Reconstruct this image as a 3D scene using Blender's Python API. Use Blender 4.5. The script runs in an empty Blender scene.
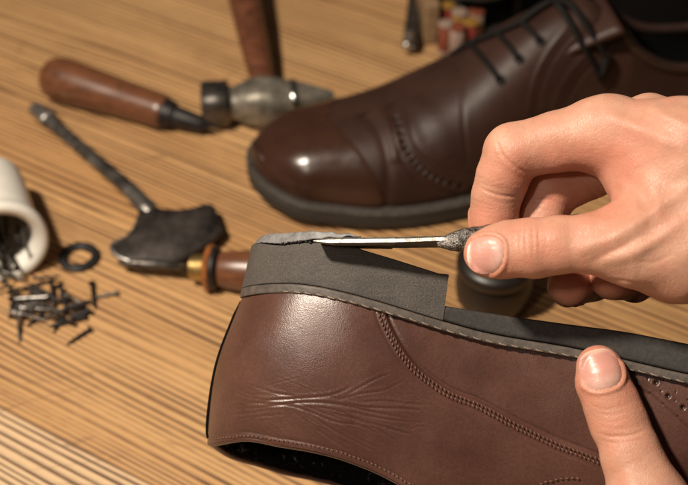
import bpy, math, random
import numpy as np
from mathutils import Vector, noise
from mathutils.bvhtree import BVHTree
random.seed(7); rng = np.random.default_rng(7)
SC = bpy.context.scene; COL = SC.collection

# ------------------------------------------------------------------ camera frame (metres)
PITCH = math.radians(42); DIST = 0.74; FPX = 1338.0; PW, PH = 688, 485
F = np.array([0, math.cos(PITCH), -math.sin(PITCH)]); R = np.array([1., 0, 0]); U = np.array([0, math.sin(PITCH), math.cos(PITCH)])
CAM = -DIST * F
def ray(px, py): return F + (px - 344) / FPX * R - (py - 242.5) / FPX * U
DOFF = 0.
def P3(px, py, depth): return CAM + (depth + DOFF) * ray(px, py)
def G(px, py, z=0.0):
    r = ray(px, py); return CAM + (z - CAM[2]) / r[2] * r
def PX(P):
    v = np.asarray(P) - CAM; d = v @ F
    return np.stack([344 + FPX * (v @ R) / d, 242.5 - FPX * (v @ U) / d], -1)

# ------------------------------------------------------------------ node material helpers
class NT:
    def __init__(s, name):
        s.m = bpy.data.materials.new(name); s.m.use_nodes = True; s.t = s.m.node_tree; s.n = s.t.nodes; s.l = s.t.links
        s.b = s.n['Principled BSDF']; s.tc = s.n.new('ShaderNodeTexCoord')
    def node(s, typ, **kw):
        n = s.n.new(typ)
        for k, v in kw.items():
            if k.startswith('_'): setattr(n, k[1:], v)
            else: s.set(n.inputs[k.replace('__', ' ')], v)
        return n
    def set(s, i, v):
        if isinstance(v, bpy.types.NodeSocket): s.l.new(v, i)
        elif isinstance(v, (tuple, list)) and len(v) == 3 and i.type == 'RGBA': i.default_value = (*v, 1)
        else: i.default_value = v
    def noise(s, scale, detail=3, rough=.55, vec=None, dist=0):
        return s.node('ShaderNodeTexNoise', Scale=scale, Detail=detail, Roughness=rough, Distortion=dist, Vector=vec or s.tc.outputs['Object'])
    def map(s, scale=(1, 1, 1), rot=(0, 0, 0), loc=(0, 0, 0), vec=None):
        return s.node('ShaderNodeMapping', Scale=scale, Rotation=rot, Location=loc, Vector=vec or s.tc.outputs['Object']).outputs[0]
    def ramp(s, fac, stops, interp='LINEAR'):
        r = s.n.new('ShaderNodeValToRGB'); r.color_ramp.interpolation = interp; e = r.color_ramp.elements
        while len(e) < len(stops): e.new(.5)
        for i, (p, c) in enumerate(stops):
            e[i].position = p; e[i].color = (*c, 1) if isinstance(c, (tuple, list)) else (c, c, c, 1)
        s.l.new(fac, r.inputs[0]); return r.outputs[0]
    def mix(s, f, a, b, mode='MIX'):
        n = s.n.new('ShaderNodeMix'); n.data_type = 'RGBA'; n.blend_type = mode
        s.set(n.inputs[0], f); s.set(n.inputs[6], a); s.set(n.inputs[7], b); return n.outputs[2]
    def math(s, op, a, b=0.0, c=0.0):
        n = s.n.new('ShaderNodeMath'); n.operation = op; s.set(n.inputs[0], a); s.set(n.inputs[1], b); s.set(n.inputs[2], c); return n.outputs[0]
    def attr(s, name): n = s.n.new('ShaderNodeAttribute'); n.attribute_name = name; return n.outputs['Fac']
    def bump(s, h, strength=.3, dist=.001, normal=None):
        n = s.node('ShaderNodeBump', Strength=strength, Distance=dist, Height=h)
        if normal: s.l.new(normal, n.inputs['Normal'])
        return n.outputs[0]
    def out(s, **kw):
        for k, v in kw.items(): s.set(s.b.inputs[k.replace('__', ' ')], v)
        return s.m

def leather(name, c1, c2, rough=.36, holes=False, grain=1.0, spec=.55):
    t = NT(name)
    big = t.noise(38, 4); fine = t.noise(900, 3, .6)
    vo = t.node('ShaderNodeTexVoronoi', Scale=1900.0, Vector=t.tc.outputs['Object'])
    col = t.mix(t.ramp(big.outputs[0], [(.35, 0.), (.65, 1.)]), c1, c2)
    col = t.mix(t.ramp(fine.outputs[0], [(.3, .35), (.6, 0.)]), col, tuple(x * .6 for x in c1))
    if holes: col = t.mix(t.attr('hole'), col, (.004, .003, .003))
    rg = t.math('MULTIPLY_ADD', t.noise(120, 4).outputs[0], .22, rough - .11)
    h = t.math('ADD', t.math('MULTIPLY', vo.outputs[0], .6), t.noise(2600, 2).outputs[0])
    b = t.bump(h, .30 * grain, .00026)
    b = t.bump(t.noise(300, 3, .6).outputs[0], .12, .0006, b)
    return t.out(Base__Color=col, Roughness=rg, Normal=b, **{'Specular__IOR__Level': spec})

def plain(name, c, rough=.5, metal=0., scale=200, var=.25, bumpd=.0002, c2=None, bs=.3):
    t = NT(name); n = t.noise(scale, 4, .6)
    col = t.mix(t.ramp(n.outputs[0], [(.35, 0.), (.68, 1.)]), tuple(x * (1 - var) for x in c), c2 or tuple(min(1, x * (1 + var)) for x in c))
    rg = t.math('MULTIPLY_ADD', t.noise(scale * .6, 3).outputs[0], .3, rough - .15)
    return t.out(Base__Color=col, Roughness=rg, Metallic=metal, Normal=t.bump(t.noise(scale * 4, 3).outputs[0], bs, bumpd))


def wood_table():
    t = NT('oiled_ash_wood')
    # x runs along the grain, y across it
    rot = t.map(rot=(0, 0, math.radians(GRAIN)))
    sep = t.node('ShaderNodeSeparateXYZ', Vector=rot)
    x, y = sep.outputs[0], sep.outputs[1]
    plank = t.math('FLOOR', t.math('MULTIPLY', t.math('SUBTRACT', y, YSEAM), 1 / .125))
    wn = t.node('ShaderNodeTexWhiteNoise', _noise_dimensions='1D', W=plank)
    off = t.math('MULTIPLY', wn.outputs[0], 7.3)
    cb = t.node('ShaderNodeCombineXYZ', X=t.math('MULTIPLY', x, 1.6), Y=t.math('ADD', t.math('MULTIPLY', y, 9.0), off), Z=off)
    warp = t.noise(1.0, 2, .5, cb.outputs[0])
    v = t.math('ADD', y, t.math('MULTIPLY', warp.outputs[0], .034))
    cbi = t.node('ShaderNodeCombineXYZ', X=t.math('MULTIPLY', x, .8), Y=t.math('MULTIPLY', v, 60.), Z=off)
    irregular = t.noise(1.0, 1, .5, cbi.outputs[0])
    v2 = t.math('ADD', t.math('MULTIPLY', v, 235.), t.math('MULTIPLY', irregular.outputs[0], 3.4))
    saw = t.math('FRACT', v2)
    ringid = t.math('FLOOR', v2)
    rn = t.node('ShaderNodeTexWhiteNoise', _noise_dimensions='1D', W=ringid)
    ring = t.ramp(saw, [(0., .4), (.07, 1.), (.24, .88), (.42, .3), (.64, .06), (.93, 0.), (1., .4)])
    cbf = t.node('ShaderNodeCombineXYZ', X=t.math('MULTIPLY', x, 40.), Y=t.math('MULTIPLY', y, 1500.), Z=0.0)
    fib = t.noise(1.0, 3, .7, cbf.outputs[0])
    cbp = t.node('ShaderNodeCombineXYZ', X=t.math('MULTIPLY', x, 110.), Y=t.math('MULTIPLY', y, 2600.), Z=3.0)
    pores = t.noise(1.0, 2, .6, cbp.outputs[0])
    lat = t.math('MULTIPLY', ring, t.math('MULTIPLY_ADD', rn.outputs[0], .6, .66))
    lat = t.math('MULTIPLY', lat, t.math('MULTIPLY_ADD', fib.outputs[0], 1.3, .35))
    patch = t.noise(7.0, 3, .6, cb.outputs[0])
    amp = t.math('MULTIPLY', t.ramp(patch.outputs[0], [(.34, .40), (.60, 1.15)]), lat)
    base = t.mix(t.ramp(t.noise(1.0, 3, .6, cb.outputs[0]).outputs[0], [(.3, 0.), (.7, 1.)]), (.53, .285, .115), (.67, .400, .180))
    cbb = t.node('ShaderNodeCombineXYZ', X=t.math('MULTIPLY', x, 2.2), Y=t.math('MULTIPLY', y, 34.), Z=9.0)
    base = t.mix(t.ramp(t.noise(1.0, 4, .6, cbb.outputs[0]).outputs[0], [(.42, 0.), (.66, .55)]), base, (.36, .17, .06))
    base = t.mix(t.math('MULTIPLY', wn.outputs[0], .35), base, (.74, .48, .24))
    base = t.mix(t.math('MULTIPLY', t.math('LESS_THAN', y, YSEAM), .5), base, (.84, .66, .44))
    col = t.mix(t.math('MINIMUM', t.math('MULTIPLY', amp, 1.0), .95), base, (.085, .034, .014))
    col = t.mix(t.math('MULTIPLY', t.ramp(pores.outputs[0], [(.5, 0.), (.72, .75)]), t.math('MULTIPLY_ADD', ring, .8, .2)), col, (.10, .04, .016))
    st = t.noise(14.0, 4, .65)
    col = t.mix(t.ramp(st.outputs[0], [(.58, 0.), (.72, .38)]), col, (.20, .10, .045))
    sc = t.node('ShaderNodeTexVoronoi', Scale=1.0, Vector=t.map((9, 55, 1), (0, 0, .5)), _feature='DISTANCE_TO_EDGE')
    scr = t.math('MULTIPLY', t.ramp(sc.outputs[0], [(0., 1.), (.014, 0.)]), t.ramp(t.noise(20., 2).outputs[0], [(.52, 0.), (.6, .5)]))
    col = t.mix(scr, col, (.13, .06, .03))
    py = t.math('FRACT', t.math('MULTIPLY', t.math('SUBTRACT', y, YSEAM), 1 / .125))
    seam = t.ramp(py, [(0., 1.), (.008, .9), (.016, 0.), (1., 0.)])
    col = t.mix(t.math('MULTIPLY', seam, .55), col, (.09, .04, .018))
    h = t.math('SUBTRACT', t.math('MULTIPLY', fib.outputs[0], .5), t.math('MULTIPLY', amp, .9))
    return t.out(Base__Color=col, Roughness=t.math('MULTIPLY_ADD', amp, .2, .42), Normal=t.bump(h, .35, .0006))

_g0, _g1 = G(0, 407.5), G(150, 485)
GRAIN = -math.degrees(math.atan2(_g1[1] - _g0[1], _g1[0] - _g0[0]))
_a = math.radians(GRAIN); YSEAM = _g0[0] * math.sin(_a) + _g0[1] * math.cos(_a)

def skin_mat():
    t = NT('skin')
    mott = t.noise(55, 4, .6); red = t.attr('red')
    col = t.mix(t.ramp(mott.outputs[0], [(.3, 0.), (.7, 1.)]), (.49, .245, .162), (.58, .322, .225))
    col = t.mix(t.ramp(t.noise(140, 3).outputs[0], [(.46, 0.), (.70, .55)]), col, (.56, .235, .165))
    col = t.mix(t.ramp(t.noise(420, 4, .7).outputs[0], [(.52, 0.), (.75, .35)]), col, (.40, .17, .11))
    col = t.mix(t.ramp(t.noise(24, 2).outputs[0], [(.50, 0.), (.70, .30)]), col, (.46, .28, .19))
    col = t.mix(t.math('MULTIPLY', red, .75), col, (.56, .165, .105))
    vo = t.node('ShaderNodeTexVoronoi', Scale=1150.0, Vector=t.noise(400, 1).outputs[1]) 
    vo2 = t.node('ShaderNodeTexVoronoi', Scale=1000.0, Vector=t.map((1, .6, 1)), _feature='DISTANCE_TO_EDGE')
    h = t.math('ADD', t.ramp(vo2.outputs[0], [(0., 0.), (.12, 1.)]), t.math('MULTIPLY', t.noise(900, 3).outputs[0], .8))
    b = t.bump(h, .30, .00015)
    ln = t.noise(1.0, 4, .7, t.map((260, 700, 500), (.5, .3, .9)), .6)
    b = t.bump(ln.outputs[0], .24, .0005, b)
    b = t.bump(t.noise(190, 4, .65).outputs[0], .35, .0007, b)
    return t.out(Base__Color=col, Roughness=t.math('MULTIPLY_ADD', t.noise(160, 3).outputs[0], .3, .32), Normal=b, **{'Subsurface__Weight': .13, 'Subsurface__Scale': .003, 'Subsurface__Radius': (1., .35, .2), 'Specular__IOR__Level': .42})

def nail_mat():
    t = NT('fingernail'); v = t.attr('along')
    col = t.ramp(v, [(0., (.68, .43, .36)), (.16, (.66, .40, .33)), (.40, (.58, .285, .23)), (.86, (.58, .28, .23)), (.94, (.66, .43, .34)), (1., (.70, .52, .40))])
    n = t.noise(1.0, 2, .5, t.map((400, 900, 900)))
    col = t.mix(t.ramp(t.noise(300, 3, .6).outputs[0], [(.45, 0.), (.7, .35)]), col, (.50, .24, .19))
    return t.out(Base__Color=col, Roughness=.36, Normal=t.bump(n.outputs[0], .3, .0003), **{'Subsurface__Weight': .12, 'Subsurface__Scale': .002, 'Coat__Weight': .08})

def rubber_mat():
    t = NT('rubber_heel')
    sp = t.noise(2100, 3, .7); n2 = t.noise(70, 4)
    col = t.mix(t.ramp(n2.outputs[0], [(.35, 0.), (.65, 1.)]), (.050, .042, .037), (.074, .063, .055))
    col = t.mix(t.ramp(sp.outputs[0], [(.54, 0.), (.70, .6)]), col, (.20, .175, .155))
    col = t.mix(t.ramp(t.noise(2300, 2).outputs[0], [(.3, .8), (.42, 0.)]), col, (.02, .017, .015))
    geo = t.n.new('ShaderNodeNewGeometry'); lay = t.noise(1.0, 3, .6, t.map((30, 900, 900), (math.radians(-8), 0, 0)))
    col = t.mix(t.ramp(lay.outputs[0], [(.50, 0.), (.66, .35)]), col, (.10, .085, .072))
    col = t.mix(t.ramp(t.noise(35, 4, .65).outputs[0], [(.55, 0.), (.72, .5)]), col, (.04, .03, .026))
    b = t.bump(lay.outputs[0], .15, .0003)
    return t.out(Base__Color=col, Roughness=.7, Normal=t.bump(t.noise(1500, 3, .7).outputs[0], .7, .0004, b))

M = {}
def mats():
    M['wood'] = wood_table()
    M['skin'] = skin_mat(); M['nail'] = nail_mat(); M['rubber'] = rubber_mat()
    M['leather'] = leather('worn_brown_leather', (.073, .031, .0220), (.114, .051, .0375), .33, True, .75)
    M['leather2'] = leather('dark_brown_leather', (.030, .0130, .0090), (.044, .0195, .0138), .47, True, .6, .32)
    M['leather_cap'] = leather('polished_red_brown_leather', (.038, .0155, .0098), (.052, .0215, .0135), .24, False, .25)
    M['binding'] = leather('edge_leather', (.075, .03, .02), (.12, .05, .035), .45)
    M['welt'] = plain('grey_brown_welt', (.082, .066, .055), .6, scale=300, var=.3, bumpd=.0004)
    M['lift'] = plain('cut_grey_rubber', (.17, .165, .165), .5, scale=260, var=.35, bumpd=.0005)
    M['sole_edge'] = plain('sole_edge_rubber', (.100, .088, .078), .6, scale=1100, var=.35, bumpd=.0005, c2=(.16, .14, .125))
    M['sole_dark'] = plain('dark_sole_rubber', (.030, .026, .023), .65, scale=700, var=.3)
    M['thread'] = plain('waxed_thread', (.22, .165, .125), .6, scale=900)
    M['thread_brown'] = plain('brown_thread', (.115, .048, .032), .5, scale=900)
    M['welt2'] = plain('dark_grey_welt', (.055, .045, .038), .55, scale=300, var=.3)  # darker welt colour for the standing shoe
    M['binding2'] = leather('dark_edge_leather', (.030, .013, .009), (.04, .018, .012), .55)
    M['lining'] = plain('black_pile_lining', (.008, .0075, .008), .55, scale=500, bumpd=.002, bs=1.)
    M['lace'] = plain('black_lace', (.010, .008, .007), .65, scale=1200, bumpd=.0004)
    M['steel'] = plain('ground_steel', (.62, .60, .57), .28, 1., scale=300, var=.2, bumpd=.0001)
    M['blade'] = plain('scratched_bright_steel', (.34, .325, .30), .5, .75, scale=420, var=.45, bumpd=.0003)
    M['steel_worn'] = plain('worn_grey_steel', (.20, .19, .175), .48, .75, scale=420, var=.5, bumpd=.0004, c2=(.33, .31, .285))
    M['iron'] = plain('dark_forged_iron', (.085, .078, .072), .42, .85, scale=160, var=.35, bumpd=.0006, c2=(.17, .15, .135))
    M['roughsteel'] = plain('pitted_steel', (.14, .13, .12), .38, .9, scale=380, var=.55, bumpd=.0010, c2=(.42, .39, .36), bs=.8)
    M['black_iron'] = plain('blackened_iron', (.020, .016, .016), .50, .35, scale=140, var=.3, bumpd=.0004)
    M['steel_dark'] = plain('dull_grey_shaft_steel', (.20, .18, .165), .38, .9, scale=120, var=.45, bumpd=.0005, c2=(.40, .37, .34))
    M['scraper'] = plain('brown_black_forged_plate', (.038, .030, .027), .45, .5, scale=90, var=.4, bumpd=.0007, c2=(.085, .07, .062))
    M['bright'] = plain('bright_worn_steel_and_glint', (.60, .57, .53), .42, 1., scale=300)
    M['hammer'] = plain('old_grey_hammer_steel', (.24, .215, .175), .48, .55, scale=110, var=.45, bumpd=.0008)
    M['varnish'] = handle_wood('varnished_red_brown_handle', (.10, .036, .016), (.18, .068, .030), .34)
    M['handle2'] = handle_wood('worn_hammer_handle', (.050, .018, .010), (.19, .068, .032), .36)
    M['handle3'] = handle_wood('amber_brown_handle', (.20, .065, .018), (.34, .12, .035), .3)
    M['brass'] = plain('dull_brass', (.40, .27, .10), .4, .9, scale=300)
    M['white'] = plain('white_enamel', (.76, .73, .66), .38, scale=60, var=.06, bumpd=.0003)
    M['inner'] = plain('grimy_white_inside', (.58, .55, .48), .5, scale=120, var=.3)
    M['blackrubber'] = plain('black_rubber', (.012, .012, .013), .45, scale=300)
    M['apron'] = plain('black_cotton', (.0045, .0035, .0035), .95, scale=900, bumpd=.0006)
    M['apron'].node_tree.nodes['Principled BSDF'].inputs['Specular IOR Level'].default_value = .05
    for k in ('lace', 'lining'): M[k].node_tree.nodes['Principled BSDF'].inputs['Specular IOR Level'].default_value = .15
    M['boxwood'] = handle_wood('pale_box_wood', (.20, .12, .06), (.32, .20, .11), .5)
    M['darkwood'] = plain('dark_box_inside', (.014, .011, .009), .7, scale=90)  # near-black colour for the inner, front and back box panels
    M['darkleather'] = plain('dark_brown_lacquer', (.012, .008, .006), .42, scale=90)
    M['tin'] = plain('dark_tin', (.09, .09, .08), .4, .8, scale=100)
    for k, c in dict(red=(.28, .03, .02), yellow=(.35, .18, .03), white=(.40, .28, .22), orange=(.26, .06, .025)).items():
        M['sp_' + k] = plain(k + '_spool_thread', c, .5, scale=1600, bumpd=.0006, bs=.8)
def handle_wood(name, c1, c2, rough):
    t = NT(name); n = t.noise(1.0, 4, .65, t.map((40, 350, 350)), .4)
    col = t.mix(t.ramp(n.outputs[0], [(.35, 0.), (.65, 1.)]), c1, c2)
    col = t.mix(t.ramp(t.noise(90, 4).outputs[0], [(.55, 0.), (.75, .6)]), col, tuple(x * .35 for x in c1))
    return t.out(Base__Color=col, Roughness=rough, Normal=t.bump(n.outputs[0], .15, .0004), **{'Coat__Weight': .15, 'Coat__Roughness': .3})

# ------------------------------------------------------------------ object helpers
def mesh_obj(name, verts, faces, mat, parent=None, smooth=True, attrs=None):
    me = bpy.data.meshes.new(name); me.from_pydata([tuple(map(float, v)) for v in verts], [], [tuple(int(i) for i in f) for f in faces])
    me.validate(); me.update()
    me.polygons.foreach_set('use_smooth', [smooth] * len(me.polygons))
    for k, a in (attrs or {}).items():
        at = me.attributes.new(k, 'FLOAT', 'POINT'); at.data.foreach_set('value', np.asarray(a, dtype=np.float32))
    me.materials.append(mat); o = bpy.data.objects.new(name, me); COL.objects.link(o)
    if parent is not None:
        o.parent = parent; o.matrix_parent_inverse = parent.matrix_basis.inverted()
    return o
def sharp(o, ang=35):
    me = o.data
    me.set_sharp_from_angle(angle=math.radians(ang)); return o
def thing(name, label, cat, loc, group=None):
    o = bpy.data.objects.new(name, None); COL.objects.link(o); o.location = tuple(map(float, loc)); o.empty_display_size = .01
    o['label'] = label; o['category'] = cat
    if group: o['group'] = group
    return o
def tag(o, label, cat, group=None):
    o['label'] = label; o['category'] = cat
    if group: o['group'] = group
    return o
def nrm(v): v = np.asarray(v, float); return v / (np.linalg.norm(v) + 1e-12)
def frame(ax, up=(0, 0, 1)):
    ax = nrm(ax); s = np.cross(up, ax)
    if np.linalg.norm(s) < 1e-4: s = np.cross((1, 0, 0), ax)
    s = nrm(s); return ax, s, np.cross(ax, s)
def lathe(a, b, prof, n=40, up=(0, 0, 1), sq=None, asp=None):
    """prof: (distance along a->b, radius); sq: superellipse exponent per ring; asp: (side, up) scale per ring; ends closed"""
    ax, s, u = frame(np.asarray(b) - np.asarray(a), up); V = []; Fc = []
    th = np.linspace(0, 2 * math.pi, n, endpoint=False)
    for k, (d, r) in enumerate(prof):
        e = 2 / (sq[k] if sq else 2); cx = np.sign(np.cos(th)) * abs(np.cos(th)) ** e; sx = np.sign(np.sin(th)) * abs(np.sin(th)) ** e
        ka, kb = asp[k] if asp else (1, 1)
        for i in range(n): V.append(np.asarray(a) + ax * d + s * r * cx[i] * ka + u * r * sx[i] * kb)
    m = len(prof)
    for k in range(m - 1):
        for i in range(n):
            j = (i + 1) % n; Fc.append((k * n + i, k * n + j, (k + 1) * n + j, (k + 1) * n + i))
    V.append(np.asarray(a) + ax * prof[0][0]); V.append(np.asarray(a) + ax * prof[-1][0])
    for i in range(n):
        j = (i + 1) % n; Fc.append((m * n, j, i)); Fc.append((m * n + 1, (m - 1) * n + i, (m - 1) * n + j))
    return V, Fc
def join(*parts):
    V = []; Fc = []
    for v, f in parts:
        o = len(V); V += list(v); Fc += [tuple(i + o for i in q) for q in f]
    return V, Fc
def smooth_path(pts, n):
    pts = np.asarray(pts, float); m = len(pts); t = np.linspace(0, m - 1, n); out = []
    for q in t:
        i = min(int(q), m - 2); f = q - i
        p0, p1, p2, p3 = pts[max(i - 1, 0)], pts[i], pts[i + 1], pts[min(i + 2, m - 1)]
        out.append(.5 * ((2 * p1) + (-p0 + p2) * f + (2 * p0 - 5 * p1 + 4 * p2 - p3) * f * f + (-p0 + 3 * p1 - 3 * p2 + p3) * f ** 3))
    return np.array(out)
def tube(pts, r, n=12, flat=1.0, up=(0, 0, 1)):
    pts = np.asarray(pts, float); m = len(pts); rr = np.full(m, r) if np.isscalar(r) else np.asarray(r); V = []; Fc = []
    for k in range(m):
        d = pts[min(k + 1, m - 1)] - pts[max(k - 1, 0)]; ax, s, u = frame(d, up)
        for i in range(n):
            a = 2 * math.pi * i / n; V.append(pts[k] + rr[k] * (math.cos(a) * s + flat * math.sin(a) * u))
    for k in range(m - 1):
        for i in range(n):
            j = (i + 1) % n; Fc.append((k * n + i, k * n + j, (k + 1) * n + j, (k + 1) * n + i))
    V.append(pts[0]); V.append(pts[-1])
    for i in range(n):
        j = (i + 1) % n; Fc.append((m * n, j, i)); Fc.append((m * n + 1, (m - 1) * n + i, (m - 1) * n + j))
    return V, Fc
def box(c, sx, sy, sz, ax=(1, 0, 0), up=(0, 0, 1), bev=.0006):
    """bevelled box centred at c"""
    x = nrm(ax); z = nrm(up); y = np.cross(z, x); V = []; Fc = []; rows = []
    hx, hy, hz = sx / 2, sy / 2, sz / 2; bev = min(bev, hx * .6, hy * .6, hz * .6)
    def ring(ins, zz):
        k = len(V); X, Y = hx - ins, hy - ins; b = bev
        for (a, q) in ((X - b, Y), (X, Y - b), (X, -Y + b), (X - b, -Y), (-X + b, -Y), (-X, -Y + b), (-X, Y - b), (-X + b, Y)): V.append(c + x * a + y * q + z * zz)
        rows.append(k)
    ring(bev, -hz); ring(0, -hz + bev); ring(0, hz - bev); ring(bev, hz)
    for a, b_ in zip(rows, rows[1:]):
        for i in range(8): j = (i + 1) % 8; Fc.append((a + j, a + i, b_ + i, b_ + j))
    Fc.append(tuple(rows[0] + i for i in range(8))); Fc.append(tuple(rows[-1] + 7 - i for i in range(8)))
    return V, Fc
def extrude_outline(pts, down, bev=.0006):
    """pts: closed 3-D outline (roughly planar); down: thickness vector"""
    pts = np.asarray(pts); c = pts.mean(0); n = len(pts); dn = nrm(down); T = np.linalg.norm(down); V = []; rows = []
    for ins, z in ((bev, 0), (0, bev), (0, T - bev), (bev, T)):
        rows.append(len(V))
        for p in pts: V.append(p + nrm(c - p) * ins + dn * z)
    Fc = []
    for a, b in zip(rows, rows[1:]):
        for i in range(n): j = (i + 1) % n; Fc.append((a + i, a + j, b + j, b + i))
    Fc.append(tuple(range(n))[::-1]); Fc.append(tuple(rows[-1] + i for i in range(n)))
    return V, Fc

# distance of pixels to a drawn polyline (used to model seams and creases into dense meshes)
def pdist(Q, poly):
    Q = np.asarray(Q); best = np.full(len(Q), 1e9); sgn = np.zeros(len(Q)); tt = np.zeros(len(Q)); poly = np.asarray(poly, float); n = len(poly) - 1
    for i in range(n):
        a, b = poly[i], poly[i + 1]; ab = b - a; h = np.clip(((Q - a) @ ab) / (ab @ ab), 0, 1); d = Q - a - h[:, None] * ab
        L = np.hypot(d[:, 0], d[:, 1]); m = L < best; best[m] = L[m]; tt[m] = (i + h[m]) / n
        cr = ab[0] * (Q[:, 1] - a[1]) - ab[1] * (Q[:, 0] - a[0]); sgn[m] = np.sign(cr[m])
    return best, sgn, tt
def bvh_of(o):
    me = o.data; mw = o.matrix_world
    return BVHTree.FromPolygons([tuple(v.co) for v in me.vertices], [tuple(p.vertices) for p in me.polygons])
def hit(bvh, px, py):
    r = nrm(ray(px, py)); loc, no, _, _ = bvh.ray_cast(Vector(CAM), Vector(r))
    if loc is None: return None, None
    no = np.array(no)
    if no @ r > 0: no = -no
    return np.array(loc), no
def resample(pts, step):
    pts = np.asarray(pts, float); d = np.r_[0, np.cumsum(np.linalg.norm(np.diff(pts, axis=0), axis=1))]
    s = np.arange(0, d[-1], step); return np.stack([np.interp(s, d, pts[:, k]) for k in range(pts.shape[1])], 1), d[-1]
def stitches(pts, nors, pitch, length, r, lift=0., slant=0.):
    """a row of little threads lying on a surface"""
    pts = np.asarray(pts); N = np.asarray(nors); full = np.hstack([pts, N]); d = np.r_[0, np.cumsum(np.linalg.norm(np.diff(pts, axis=0), axis=1))]
    parts = []; s = 0.
    while s < d[-1] - length:
        a = [np.interp(s, d, full[:, k]) for k in range(6)]; b = [np.interp(s + length, d, full[:, k]) for k in range(6)]
        pa, pb = np.array(a[:3]), np.array(b[:3]); n = nrm(np.array(a[3:]) + np.array(b[3:])); ax = nrm(pb - pa); sd = np.cross(n, ax)
        j = random.uniform(-1, 1) * r * .35; pa = pa + sd * (j + slant * r); pb = pb + sd * (j - slant * r)
        q = [pa - n * r * .9, pa * .8 + pb * .2 + n * lift + n * r * .25, (pa + pb) / 2 + n * (lift + r * .45), pa * .2 + pb * .8 + n * lift + n * r * .25, pb - n * r * .9]
        parts.append(tube(q, np.array([.7, 1, 1.05, 1, .7]) * r * random.uniform(.9, 1.1), 6, .8, n)); s += pitch * random.uniform(.92, 1.08)
    return join(*parts)
def surf_line(bvh, poly, n=200, push=0.):
    pts = []; nn = []
    for q in smooth_path(poly, n):
        l, no = hit(bvh, *q)
        if l is not None: pts.append(l + no * push); nn.append(no)
    return np.array(pts), np.array(nn)

# ------------------------------------------------------------------ shoe body
def interp(tab):
    x = np.array([p[0] for p in tab], float); y = np.array([p[1] for p in tab], float)
    def f(q):  # monotone-ish cubic through the table
        q = np.asarray(q, float); m = np.gradient(y, x); i = np.clip(np.searchsorted(x, q) - 1, 0, len(x) - 2); h = x[i + 1] - x[i]; t = np.clip((q - x[i]) / h, 0, 1)
        return (2 * t**3 - 3 * t**2 + 1) * y[i] + (t**3 - 2 * t**2 + t) * h * m[i] + (-2 * t**3 + 3 * t**2) * y[i + 1] + (t**3 - t**2) * h * m[i + 1]
    return f
def loft(stations, closed_ring=True):
    """stations: array (n, k, 3) of section rings -> verts, faces with closed ends"""
    S = np.asarray(stations); n, k = S.shape[:2]; V = list(S.reshape(-1, 3)); Fc = []
    for a in range(n - 1):
        for i in range(k if closed_ring else k - 1):
            j = (i + 1) % k; Fc.append((a * k + i, a * k + j, (a + 1) * k + j, (a + 1) * k + i))
    if closed_ring: Fc.append(tuple(range(k))[::-1]); Fc.append(tuple((n - 1) * k + i for i in range(k)))
    return V, Fc
def slab_section(x0, y_lo, y_hi, w_lo, w_hi, b, nw=10, ny=5, xs=None):
    """rounded rectangle (x given per y) in local (x,y,w)"""
    b = min(b, (y_hi - y_lo) * .45, max((w_hi - w_lo) * .45, 1e-5)); P = []
    def corner(cy, cw, a0):
        for k in range(4):
            a = a0 + k / 3 * math.pi / 2; P.append((cy + b * math.sin(a), cw + b * math.cos(a)))
    corner(y_hi - b, w_hi - b, 0); 
    for k in range(1, nw): P.append((y_hi, w_hi - b - (w_hi - w_lo - 2 * b) * k / nw))
    corner(y_hi - b, w_lo + b, math.pi / 2)
    for k in range(1, ny): P.append((y_hi - b - (y_hi - y_lo - 2 * b) * k / ny, w_lo))
    corner(y_lo + b, w_lo + b, math.pi)
    for k in range(1, nw): P.append((y_lo, w_lo + b + (w_hi - w_lo - 2 * b) * k / nw))
    corner(y_lo + b, w_hi - b, 1.5 * math.pi)
    for k in range(1, ny): P.append((y_lo + b + (y_hi - y_lo - 2 * b) * k / ny, w_hi))
    return P

# generic last-shaped upper: a sheet from the near welt over the foot (or up to the collar) and round both ends
def upper_grid(dn, dff, rows, XW):
    """dn/dff: lengthwise stations of near and far side; XW(d, side, t) -> world points"""
    cols = [(d, 1) for d in dn[::-1]] + [(d, -1) for d in dff[1:]]
    d = np.array([c[0] for c in cols]); s = np.array([c[1] for c in cols], float)
    D, T = np.meshgrid(d, rows, indexing='ij'); S = np.repeat(s[:, None], len(rows), 1)
    return XW(D, S, T), len(cols), len(rows), D, S, T
def grid_faces(nc, nr, flip=False):
    a = (np.arange(nc - 1)[:, None] * nr + np.arange(nr - 1)[None]).ravel()
    q = np.stack([a, a + nr, a + nr + 1, a + 1], 1)
    return q[:, ::-1] if flip else q
def grid_normals(Pt, ref_out):
    du = np.gradient(Pt, axis=0); dv = np.gradient(Pt, axis=1); n = np.cross(du, dv); n /= np.linalg.norm(n, axis=2, keepdims=True) + 1e-12
    s = np.sign((n * ref_out).sum(2)); s[s == 0] = 1
    return n * s[..., None]
def ss(a, b, x): t = np.clip((np.asarray(x, float) - a) / (b - a), 0, 1); return t * t * (3 - 2 * t)

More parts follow.
